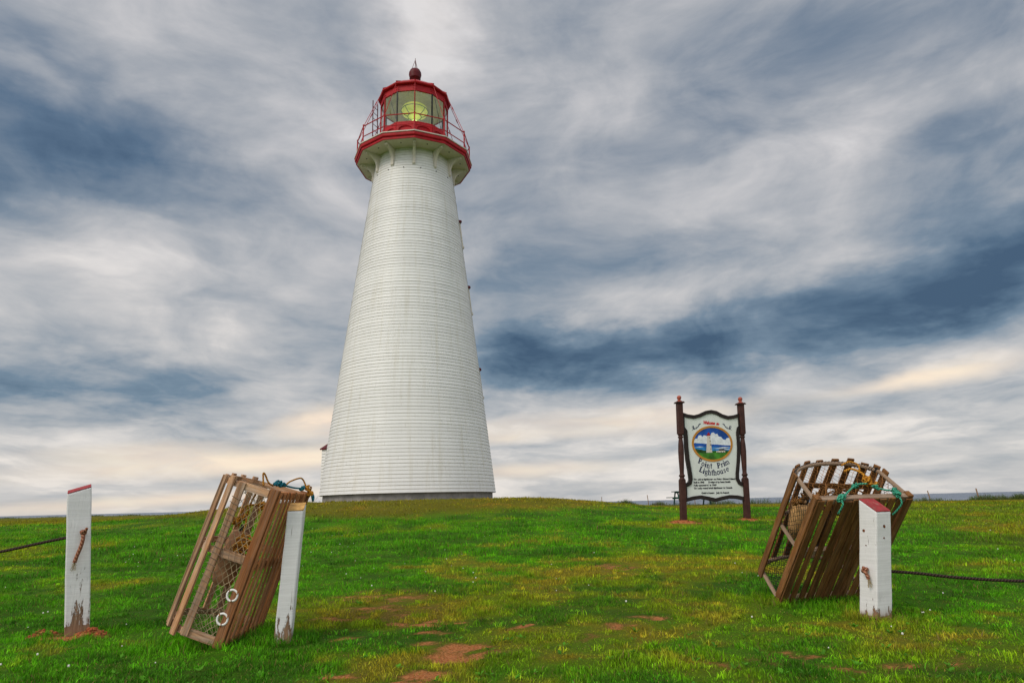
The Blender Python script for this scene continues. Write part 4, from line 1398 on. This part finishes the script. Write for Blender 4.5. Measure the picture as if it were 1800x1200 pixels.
    m.tube(spline([X(.70, 1.08, .02), X(.70, 1.05, -.042), X(.69, .99, -.046), X(.665, .93, -.042)], 6), .007, 7)
    for c_, r_, sd_ in (((.19, 1.08, .00), .034, 21), ((.21, 1.08, .0), .030, 22), ((.41, 1.08, .13), .026, 23), ((.565, 1.085, .095), .026, 24), ((.70, 1.085, .045), .034, 25), ((.69, 1.085, .02), .034, 26)):
        m.tube(knot_path(X(*c_), r_ * .9, 15, sd_), .007, 7)
    m.build('cord', M['rope_g'], o, True)
    m = MB()
    m.tube(spline([X(.46, 1.06, .33), X(.52, 1.08, .335), X(.56, 1.085, .29), X(.575, 1.085, .24), X(.57, 1.085, .2)], 6), .0095, 7)
    m.tube(spline([X(.50, 1.05, .42), X(.58, 1.07, .44), X(.63, 1.07, .40), X(.62, 1.05, .35)], 6), .0072, 7)
    for c_, r_, sd_ in (((.56, 1.085, .20), .042, 31), ((.54, 1.085, .17), .036, 32), ((.575, 1.085, .14), .036, 33)):
        m.tube(knot_path(X(*c_), r_ * .92, 16, sd_), .0085, 7)
    m.build('knot', M['rope_y'], o, True)


# ------------------------------------------------------------------ white posts and ropes
def make_post(base, top, s, rz, hi_dir, slope, mat, topmat, label):
    """square post leaning from base to top, its top cut at a slope that is high towards hi_dir"""
    o = empty('wooden_post', base, label, 'post', 'white wooden posts at the front of the lawn')
    lean = (Vector(top) - Vector(base))
    H = lean.z
    cs = []
    for k in range(4):
        a = rz + math.pi / 4 + k * math.pi / 2
        cs.append(Vector((math.cos(a), math.sin(a), 0)) * s * .7071)
    hd = Vector((math.cos(hi_dir), math.sin(hi_dir), 0))
    rr = random.Random(int(s * 1000))
    m = MB()
    N = 14
    vs_, fs = [], []
    for i in range(N + 1):
        t_ = i / N
        for c in cs:
            z = -.25 + (H + .25) * t_
            zz = z + (c.dot(hd) * slope if i == N else 0)
            jit = Vector((rr.uniform(-1, 1), rr.uniform(-1, 1), 0)) * .0016
            vs_.append(Vector((lean.x / H * zz, lean.y / H * zz, zz)) + c + jit)
    for i in range(N):
        for k in range(4):
            fs.append((i * 4 + k, i * 4 + (k + 1) % 4, i * 4 + 4 + (k + 1) % 4, i * 4 + 4 + k))
    fs.append((N * 4, N * 4 + 1, N * 4 + 2, N * 4 + 3))
    m.add(vs_, fs)
    m.build('timber', mat, o, bevel=.009)
    m = MB()
    up = Vector((-hd.x * slope, -hd.y * slope, 1)).normalized()
    tv = vs_[-4:]
    ct = sum(tv, Vector()) / 4
    lo = [ct + (v - ct) * .985 + up * .0015 for v in tv]
    hi = [ct + (v - ct) * .965 + up * .006 for v in tv]
    m.add(lo + hi, [(4, 5, 6, 7)] + [(k, (k + 1) % 4, 4 + (k + 1) % 4, 4 + k) for k in range(4)])
    m.build('painted_top', topmat, o)
    return o


def build_posts():
    p1 = make_post((-3.200, 5.06, .0), (-3.325, 5.06, 1.035), .155, R(33), R(60), .36, M['post1'], M['redtop'], 'tall white post with flaking paint, red soil at its foot and a frayed rope')
    p2 = make_post((-1.556, 4.62, .0), (-1.512, 4.62, .862), .106, R(10), R(98), .48, M['post2'], M['tantop'], 'slim leaning white post with a bare tan top, beside the pale trap')
    p3 = make_post((2.512, 4.925, .0), (2.628, 4.925, .775), .148, R(22), R(112), .62, M['post3'], M['redtop'], 'thick white post with red sloped top holding up the dark trap')
    # bolt holes in the thick post
    for (u, z, r_) in ((-.03, .60, .010), (.022, .63, .012), (.02, .55, .006), (-.012, .50, .004)):
        a = R(202) if u < 0 else R(292)
        d = Vector((math.cos(a), math.sin(a), 0))
        sd_ = Vector((-d.y, d.x, 0))
        c = Vector((.118 / .80 * z, 0, z)) + d * .0695 + sd_ * (u if u < 0 else u - .02)
        m = MB()
        m.tube([c, c + d * .0075], r_, 8)
        m.build('bolt_hole', M['rust'], p3)

    def rope(name, pts, label, frays, seed):
        o = empty(name, pts[0], label, 'rope', 'dark ropes strung from the posts')
        b = Vector(pts[0])
        m = MB()
        m.tube(spline([Vector(p) - b for p in pts], 10), .0108, 8)
        m.build('rope_run', M['rope_k'], o, True)
        m = MB()
        rr = random.Random(seed)
        for fr, rad in frays:
            m.tube(spline([Vector(p) - b for p in fr], 6), rad, 7)
        c = Vector(frays[0][0][0]) - b
        m.tube(knot_path(c, .020, 12, seed), .009, 7)
        m.build('frayed_end', M['rope_r'], o, True)
        m = MB()
        e = Vector(frays[0][0][-1]) - b
        for k in range(16):
            q = e + Vector((rr.uniform(-.018, .018), rr.uniform(-.012, .004), -rr.uniform(.015, .06)))
            m.tube([e + Vector((rr.uniform(-.006, .006), 0, .01)), (e + q) / 2 + Vector((rr.uniform(-.006, .006), 0, 0)), q], .0017, 4)
        m.build('strands', M['net_tan'], o)
        return o
    rope('rope', [(-3.33, 5.08, .69), (-3.55, 5.10, .655), (-3.9, 5.12, .59), (-4.3, 5.15, .535), (-4.8, 5.2, .50), (-5.4, 5.25, .52), (-6.2, 5.3, .66)],
         'dark rope sagging from the tall flaking post with red soil at its foot', [([(-3.205, 4.985, .715), (-3.192, 4.972, .675), (-3.196, 4.966, .62), (-3.214, 4.960, .55), (-3.222, 4.958, .51)], .0135), ([(-3.205, 4.985, .715), (-3.180, 4.975, .735), (-3.172, 4.97, .75)], .010), ([(-3.21, 4.975, .71), (-3.19, 4.96, .73)], .009)], 3)
    rope('rope', [(2.60, 4.98, .318), (2.9, 5.02, .29), (3.2, 5.03, .252), (3.66, 5.05, .215), (4.1, 5.07, .21), (4.7, 5.1, .24), (5.6, 5.15, .36)],
         'dark rope sagging from the thick red-topped post that holds up a trap', [([(2.465, 4.888, .335), (2.460, 4.872, .322), (2.466, 4.864, .30), (2.470, 4.860, .275)], .012), ([(2.458, 4.892, .33), (2.466, 4.870, .31), (2.474, 4.860, .29)], .010), ([(2.458, 4.89, .34), (2.472, 4.865, .335)], .011)], 5)


# ------------------------------------------------------------------ welcome sign
OUT = [(0.026, 2.379), (0.079, 2.366), (0.186, 2.331), (0.333, 2.312), (0.468, 2.342), (0.621, 2.41), (0.757, 2.432), (0.891, 2.409), (1.037, 2.336), (1.17, 2.299), (1.307, 2.315), (1.437, 2.352), (1.493, 2.367), (1.499, 2.039), (1.45, 1.996), (1.429, 1.912), (1.434, 1.787), (1.433, 1.565), (1.406, 1.291), (1.362, 1.019), (1.357, 0.912), (1.393, 0.845), (1.479, 0.805), (1.537, 0.791), (1.539, 0.445), (1.465, 0.438), (1.292, 0.473), (1.103, 0.486), (0.941, 0.46), (0.765, 0.422), (0.594, 0.462), (0.424, 0.493), (0.251, 0.476), (0.092, 0.442), (0.02, 0.424), (0.025, 0.817), (0.083, 0.83), (0.142, 0.857), (0.165, 0.923), (0.145, 1.096), (0.108, 1.337), (0.092, 1.607), (0.088, 1.826), (0.082, 1.949), (0.024, 2.017)]


def arc(cx, cy, rx, ry, a0, a1, n=10):
    return [(cx + rx * math.cos(R(a0 + (a1 - a0) * k / n)), cy + ry * math.sin(R(a0 + (a1 - a0) * k / n))) for k in range(n + 1)]


# bold roman letters as strokes: (width, points), capital height 1
SW, TW, SF = .26, .14, .12
GLYPH = {
    'P': (.74, [(SW, [(.20, 0), (.20, 1)]), (SF, [(.02, .045), (.42, .045)]), (SF, [(.02, .955), (.38, .955)]), (TW, [(.2, .95), (.40, .95)]), (.15, arc(.40, .72, .23, .23, 90, -90)), (TW, [(.40, .49), (.2, .49)])]),
    'L': (.74, [(SW, [(.20, 0), (.20, 1)]), (SF, [(.02, .955), (.42, .955)]), (TW, [(.02, .05), (.66, .05)]), (TW, [(.63, .05), (.67, .30)])]),
    'o': (.62, [(.15, arc(.31, .34, .24, .30, 0, 360, 20))]),
    'i': (.36, [(SW, [(.19, 0), (.19, .66)]), (SF, [(.04, .045), (.34, .045)]), (SF, [(.04, .62), (.20, .62)]), (.2, [(.19, .80), (.19, 1.0)])]),
    'n': (.74, [(.18, [(.18, 0), (.18, .66)]), (SF, [(.02, .045), (.34, .045)]), (SF, [(.02, .62), (.18, .62)]), (.15, [(.2, .50)] + arc(.36, .46, .19, .18, 130, 0, 6) + [(.55, 0)]), (SF, [(.40, .045), (.71, .045)])]),
    't': (.44, [(.17, [(.20, .88), (.20, .16)] + arc(.30, .15, .10, .11, 180, 290, 5)), (TW, [(.03, .64), (.40, .64)])]),
    'r': (.54, [(.18, [(.18, 0), (.18, .66)]), (SF, [(.02, .045), (.36, .045)]), (SF, [(.02, .62), (.18, .62)]), (.13, [(.2, .46)] + arc(.38, .44, .15, .17, 140, 50, 5)), (.16, [(.44, .50), (.50, .60)])]),
    'm': (1.08, [(.17, [(.17, 0), (.17, .66)]), (SF, [(.02, .045), (.32, .045)]), (SF, [(.02, .62), (.17, .62)]), (.14, [(.2, .50)] + arc(.34, .46, .17, .18, 130, 0, 6) + [(.51, 0)]), (SF, [(.38, .045), (.66, .045)]), (.14, [(.53, .50)] + arc(.69, .46, .17, .18, 130, 0, 6) + [(.86, 0)]), (SF, [(.72, .045), (1.02, .045)])]),
    'g': (.64, [(.14, arc(.28, .44, .19, .19, 0, 360, 16)), (.11, [(.42, .58), (.58, .64)]), (.12, [(.18, .26), (.14, .16), (.24, .10), (.46, .08), (.55, -.03), (.48, -.20), (.28, -.25), (.10, -.19), (.08, -.06), (.2, .08)])]),
    'h': (.74, [(.18, [(.18, 0), (.18, 1)]), (SF, [(.02, .045), (.34, .045)]), (SF, [(.02, .955), (.18, .955)]), (.15, [(.2, .50)] + arc(.36, .46, .19, .18, 130, 0, 6) + [(.55, 0)]), (SF, [(.40, .045), (.71, .045)])]),
    'u': (.74, [(.16, [(.17, .66), (.17, .22)] + arc(.34, .22, .17, .17, 180, 320, 6)), (.18, [(.54, .66), (.54, 0)]), (SF, [(.02, .62), (.17, .62)]), (SF, [(.38, .62), (.54, .62)]), (SF, [(.54, .045), (.70, .045)])]),
    's': (.52, [(.14, [(.42, .54), (.30, .61), (.15, .56), (.14, .43), (.27, .35), (.41, .25), (.40, .10), (.25, .04), (.09, .12)])]),
    'e': (.58, [(.14, arc(.30, .33, .22, .28, 0, 310, 16)), (.09, [(.10, .34), (.50, .34)])]),
}


def strokes(m, sts, place, d0, d1):
    """flat bands along polylines, raised from d0 to d1"""
    for k, (w, pts) in enumerate(sts):
        P = [Vector((p[0], p[1])) for p in pts]
        n = len(P)
        L_, R_ = [], []
        for i in range(n):
            a, b = P[max(i - 1, 0)], P[min(i + 1, n - 1)]
            d = (b - a).normalized()
            nn = Vector((-d.y, d.x)) * (w / 2)
            L_.append(P[i] + nn)
            R_.append(P[i] - nn)
        top = d1 + k * 2e-5
        vs_ = [place(q.x, q.y, top) for q in L_] + [place(q.x, q.y, top) for q in R_] + [place(q.x, q.y, d0) for q in L_] + [place(q.x, q.y, d0) for q in R_]
        fs = []
        for i in range(n - 1):
            fs += [(i, i + 1, n + i + 1, n + i), (i, 2 * n + i, 2 * n + i + 1, i + 1), (n + i, n + i + 1, 3 * n + i + 1, 3 * n + i)]
        fs += [(0, n, 3 * n, 2 * n), (n - 1, 3 * n - 1, 4 * n - 1, 2 * n - 1)]
        m.add(vs_, fs)


def text_mesh(name, body, size, mat, parent, org, width=None, shear=0.0, fat=0.0, rot=0.0, depth=.002, front=-.001):
    """a line of raised lettering; text x -> sign x, text y -> sign z"""
    cu = bpy.data.curves.new(name, 'FONT')
    cu.body = body
    cu.size = size
    cu.shear = shear
    cu.offset = fat
    cu.extrude = depth / 2
    cu.resolution_u = 3
    tmp = bpy.data.objects.new(name, cu)
    COL.objects.link(tmp)
    bpy.context.view_layer.update()
    me = bpy.data.meshes.new_from_object(tmp.evaluated_get(bpy.context.evaluated_depsgraph_get()))
    bpy.data.objects.remove(tmp)
    co = np.zeros(len(me.vertices) * 3)
    me.vertices.foreach_get('co', co)
    co = co.reshape(-1, 3)
    if width:
        co[:, 0] = (co[:, 0] - co[:, 0].min()) * width / (co[:, 0].max() - co[:, 0].min())
    c, s = math.cos(rot), math.sin(rot)
    out = np.c_[org[0] + co[:, 0] * c - co[:, 1] * s, front - co[:, 2], org[1] + co[:, 0] * s + co[:, 1] * c]
    me.vertices.foreach_set('co', out.ravel())
    me.materials.clear()
    me.materials.append(mat)
    me.update()
    o = bpy.data.objects.new(name, me)
    COL.objects.link(o)
    o.parent = parent
    return o


def build_sign():
    A, B = Vector((3.576, 14.44, .36)), Vector((5.06, 14.76, .36))
    root = empty('welcome_sign', A, 'white painted welcome sign hung between two turned brown posts on the lawn', 'sign')
    ux = (B - A).normalized()
    up = Vector((.125, 0, 2.55)).normalized()
    dep = Vector((-ux.y, ux.x, 0))
    bas = Matrix((ux, dep, up)).transposed().to_4x4()          # the posts have settled out of plumb
    for x0, H in ((0.0, 2.575), (1.507, 2.555)):
        post = None
        m = MB()
        a = .059
        top0, low1 = 1.893, .905
        m.box((x0, 0, (low1 - .3) / 2), (2 * a, 2 * a, low1 + .3))
        m.box((x0, 0, (top0 + H) / 2), (2 * a, 2 * a, H - top0))
        pr = [(.066, low1), (.070, low1 + .012), (.050, low1 + .03), (.048, low1 + .06), (.066, low1 + .075), (.066, low1 + .10), (.048, low1 + .115), (.046, low1 + .16), (.052, low1 + .26), (.060, low1 + .45), (.064, low1 + .60), (.058, low1 + .75), (.046, low1 + .86), (.042, top0 - .09), (.058, top0 - .08), (.058, top0 - .055), (.044, top0 - .045), (.044, top0 - .035), (.060, top0 - .025), (.060, top0 - .004), (.05, top0)]
        m.lathe(pr, 20, (x0, 0, 0))
        post = m.build('sign_post', M['signbrown'], root, bevel=.008)
        m = MB()
        m.box((x0, 0, H + .012), (.185, .185, .020))
        m.box((x0, 0, H + .031), (.16, .16, .014))
        m.build('post_cap', M['signbrown'], post, bevel=.004)
        m = MB()
        m.lathe([(.062, H + .039), (.060, H + .055), (.034, H + .062), (.030, H + .078), (.045, H + .09)] + [(max(.002, .050 * math.sin(t_)), H + .130 - .050 * math.cos(t_)) for t_ in [.75 + (math.pi - .75) * q / 10 for q in range(11)]], 20, (x0, 0, 0))
        m.build('finial', M['finial'], post, True)
    m = MB()
    fn = lambda u, v, d: Vector((u, d, v))
    m.prism(OUT, fn, .0, .03)
    board = m.build('board', M['signwhite'], root, recalc=True)
    # raised dark frame following the outline
    n = len(OUT)
    P = [Vector(p) for p in OUT]
    inn = []
    w = .078
    for i in range(n):
        a, b = P[i - 1], P[(i + 1) % n]
        e1, e2 = (P[i] - a).normalized(), (b - P[i]).normalized()
        n1, n2 = Vector((e1.y, -e1.x)), Vector((e2.y, -e2.x))
        nn = (n1 + n2)
        nn = nn / max(.6, nn.length_squared / 2)
        inn.append(P[i] + nn * w)
    vs_ = [(p.x, -.022, p.y) for p in P] + [(p.x, -.022, p.y) for p in inn] + [(p.x, .045, p.y) for p in P] + [(p.x, .045, p.y) for p in inn]
    # the frame is proud of the board and a little wider than it
    cx, cy = .76, 1.4
    fs = []
    for i in range(n):
        j = (i + 1) % n
        fs += [(i, j, n + j, n + i), (2 * n + j, 2 * n + i, 3 * n + i, 3 * n + j), (j, i, 2 * n + i, 2 * n + j), (n + i, n + j, 3 * n + j, 3 * n + i)]
    m = MB()
    m.add(vs_, fs)
    m.build('frame', M['signframe'], board, recalc=True)
    # painted oval
    C0, rx, ry = (.757, 1.682), .468, .372
    m = MB()
    o_, i_ = arc(C0[0], C0[1], rx + .026, ry + .024, 0, 360, 72)[:-1], arc(C0[0], C0[1], rx - .020, ry - .022, 0, 360, 72)[:-1]
    k_ = len(o_)
    vs_ = [(p[0], -.010, p[1]) for p in o_] + [(p[0], -.010, p[1]) for p in i_] + [(p[0], -.0005, p[1]) for p in o_] + [(p[0], -.0005, p[1]) for p in i_]
    fs = []
    for i in range(k_):
        j = (i + 1) % k_
        fs += [(i, j, k_ + j, k_ + i), (j, i, 2 * k_ + i, 2 * k_ + j), (k_ + i, k_ + j, 3 * k_ + j, 3 * k_ + i)]
    m.add(vs_, fs)
    m.build('oval_border', M['gold'], board, recalc=True)
    inside = lambda u, v: ((u - C0[0]) / (rx - .012)) ** 2 + ((v - C0[1]) / (ry - .014)) ** 2

    def clip(poly):
        """keep a painted shape inside the oval"""
        out = []
        for i in range(len(poly)):
            a, b = Vector(poly[i]), Vector(poly[(i + 1) % len(poly)])
            for q in range(8):
                p = a.lerp(b, q / 8)
                r2 = inside(p.x, p.y)
                if r2 > 1:
                    p = Vector(C0) + (p - Vector(C0)) / math.sqrt(r2)
                out.append((p.x, p.y))
        return out

    m = MB()

    def lay(poly, d, mi, cl=True):
        m.prism(clip(poly) if cl else poly, fn, -d, -d + .0006, mi)
    lay(arc(C0[0], C0[1], rx - .012, ry - .014, 0, 360, 60)[:-1], .0012, 0, False)
    lay([(.2, 1.62), (1.3, 1.60), (1.3, 1.2), (.2, 1.2)], .0019, 1)
    # clouds
    cl_ = [(.30, 1.70), (.30, 1.76), (.37, 1.80), (.40, 1.79), (.43, 1.86), (.49, 1.87), (.52, 1.83), (.56, 1.87), (.60, 1.86), (.66, 1.84), (.72, 1.86), (.75, 1.92), (.80, 1.93), (.84, 1.89), (.89, 1.90), (.92, 1.84), (.98, 1.83), (1.02, 1.78), (1.08, 1.76), (1.11, 1.80), (1.17, 1.81), (1.22, 1.79), (1.22, 1.64), (1.05, 1.645), (.9, 1.66), (.7, 1.67), (.5, 1.69)]
    lay(cl_, .0026, 2)
    for (u0, u1, v_) in ((.9, 1.2, 1.60), (.75, 1.15, 1.575), (.35, .55, 1.61), (1.0, 1.2, 1.555)):
        lay([(u0, v_), ((u0 + u1) / 2, v_ + .010), (u1, v_ + .002), ((u0 + u1) / 2, v_ - .008)], .0030, 2)
    lay([(.25, 1.49), (.6, 1.485), (.9, 1.478), (1.25, 1.49), (1.25, 1.2), (.25, 1.2)], .0033, 3)
    lay([(.30, 1.49), (.31, 1.565), (.36, 1.570), (.42, 1.555), (.48, 1.55), (.54, 1.535), (.61, 1.53), (.61, 1.47)], .0040, 4)
    lay([(.60, 1.485), (.745, 1.487), (.708, 1.856), (.640, 1.856)], .0047, 5, False)
    lay([(.622, 1.856), (.722, 1.856), (.715, 1.885), (.632, 1.885)], .0054, 6, False)
    lay([(.645, 1.885), (.705, 1.885), (.70, 1.912), (.678, 1.934), (.652, 1.912)], .0054, 6, False)
    for v_ in (1.80, 1.725, 1.64, 1.55):
        lay([(.690 + (1.85 - v_) * .06, v_), (.706 + (1.85 - v_) * .06, v_), (.706 + (1.85 - v_) * .06, v_ + .028), (.690 + (1.85 - v_) * .06, v_ + .028)], .0054, 7, False)
    lay([(.845, 1.487), (1.06, 1.489), (1.06, 1.53), (.93, 1.53), (.845, 1.52)], .0047, 5, False)
    lay([(.90, 1.528), (1.07, 1.528), (1.03, 1.562), (.92, 1.562)], .0054, 7, False)
    for u_ in (.87, .95, 1.01):
        lay([(u_, 1.492), (u_ + .022, 1.492), (u_ + .022, 1.512), (u_, 1.512)], .0054, 7, False)
    m.build('oval_painting', [M['p_sky'], M['p_sea'], M['p_cloud'], M['p_grass'], M['p_bush'], M['white'], M['red'], M['txtblack']], board)
    # lettering
    def word(letters, cap):
        m = MB()
        for ch, x, y, ro in letters:
            c, s = math.cos(R(ro)), math.sin(R(ro))
            wd = GLYPH[ch][0]

            def place(u, v, d, x=x, y=y, c=c, s=s, wd=wd):
                u, v = (u - wd / 2) * cap * .95, v * cap
                return (x + u * c - v * s, -d, y + u * s + v * c)
            strokes(m, GLYPH[ch][1], place, -.0005, .002)
        return m
    pp = [('P', .425, 1.250, -21), ('o', .497, 1.197, -17), ('i', .560, 1.172, -13), ('n', .627, 1.150, -9), ('t', .703, 1.143, -3), ('P', .895, 1.145, 7), ('r', .978, 1.172, 12), ('i', 1.033, 1.188, 17), ('m', 1.110, 1.222, 22)]
    word(pp, .118).build('lettering', M['navy'], board)
    lh = [('L', .440, 1.065, -24), ('i', .506, 1.033, -18), ('g', .572, 1.012, -12), ('h', .650, .998, -8), ('t', .722, .994, -3), ('h', .790, .994, 3), ('o', .873, 1.003, 8), ('u', .955, 1.022, 13), ('s', 1.035, 1.045, 17), ('e', 1.110, 1.075, 21)]
    word(lh, .122).build('lettering', M['navy'], board)
    text_mesh('lettering', 'Welcome', .098, M['txtred'], board, (.565, 2.118), .285, .30, .006, R(-3))
    text_mesh('lettering', 'to', .085, M['txtred'], board, (.875, 2.098), .075, .30, .006, R(-6))
    rows = [('The oldest lighthouse on Prince Edward Island', .270, .892, 1.0), ('Built in 1845', .270, .829, .25), ('Designed by Isaac Smith', .620, .829, .53), ('Fully automated  in 1969', .270, .766, .54), ('The only round brick lighthouse in Canada', .268, .704, .92), ('Guided tours   July & August', .442, .600, .665)]
    for s_, x, y, wd in rows:
        text_mesh('lettering', s_, .052, M['txtblack'], board, (x, y), wd, 0.0, .0028)
    for sx in (1, -1):
        m = MB()
        q = lambda u, v, d, sx=sx: (.765 - sx * (.765 - u), -d, v)
        st = [(.018, [(.495, 2.125), (.455, 2.095), (.425, 2.050), (.385, 2.018), (.335, 2.015)]), (.030, [(.345, 2.005), (.315, 2.018)]), (.022, [(.330, 2.015), (.322, 2.055), (.310, 2.075)]), (.010, [(.315, 2.015), (.288, 2.045), (.292, 2.075)]), (.008, [(.31, 2.005), (.285, 1.975)]), (.008, [(.445, 2.085), (.462, 2.125)]), (.007, [(.40, 2.03), (.385, 2.06)])]
        strokes(m, st, q, -.0005, .002)
        m.build('scroll_ornament', M['navy'], board)
    # stand the whole sign up
    for o in root.children_recursive:
        o.data.transform(bas)
    return root


# ------------------------------------------------------------------ far things
def build_far():
    # picnic table
    x0, y0 = 9.72, 37.0
    z0 = float(height(np.array([x0]), np.array([y0]))[0])
    t = empty('picnic_table', (x0, y0, z0), 'dark green picnic table half hidden behind the welcome sign', 'picnic table', rz=R(6))
    m = MB()
    for k in range(5):
        m.box((0, -.32 + k * .16, .74), (2.0, .145, .04))
    m.build('table_top', M['table'], t)
    for s_ in (-1, 1):
        m = MB()
        for k in range(2):
            m.box((0, s_ * (.66 + k * .15), .43), (2.3, .14, .04))
        m.build('bench', M['table'], t)
        m = MB()
        m.beam((s_ * .85, -.55, .0), (s_ * .85, -.18, .72), .10, .045, (0, 1, 0))
        m.beam((s_ * .85, .55, .0), (s_ * .85, .18, .72), .10, .045, (0, 1, 0))
        m.beam((s_ * .80, -.80, .39), (s_ * .80, .80, .39), .10, .04, (0, 0, 1))
        m.beam((s_ * .80, -.38, .70), (s_ * .80, .38, .70), .09, .04, (0, 0, 1))
        m.build('trestle', M['table'], t)
    # stakes
    for x, y, h, r, lx, lab in [(4.86, 38.0, .50, .018, .02, 'thin pale stake alone at the lawn edge, midway between lighthouse and sign'),
                                (7.82, 39.5, .58, .022, -.05, 'stake standing in tall grass between the picnic table and the lone thin stake'),
                                (10.40, 39.0, .42, .018, .03, 'short stake seen below the board of the welcome sign'),
                                (24.70, 40.0, .58, .032, -.08, 'leaning thin reddish stake at the lawn edge near the dark trap'),
                                (27.60, 40.0, .66, .040, -.07, 'thick reddish leaning stake by the sea, farthest from the lighthouse')]:
        z = float(height(np.array([x]), np.array([y]))[0])
        m = MB()
        o0 = Vector((x, y, z))
        m.tube([Vector((0, 0, -.1)), Vector((lx * .4, 0, h * .4)), Vector((lx, 0, h)), Vector((lx * 1.02, 0, h + .015))], [r, r, r * .9, r * .5], 8)
        o = m.build('fence_stake', M['stake'])
        o.location = o0
        tag(o, lab, 'stake', 'stakes along the lawn edge')


build_ground()
build_grass()
build_lighthouse()
build_traps()
build_posts()
build_sign()
build_far()
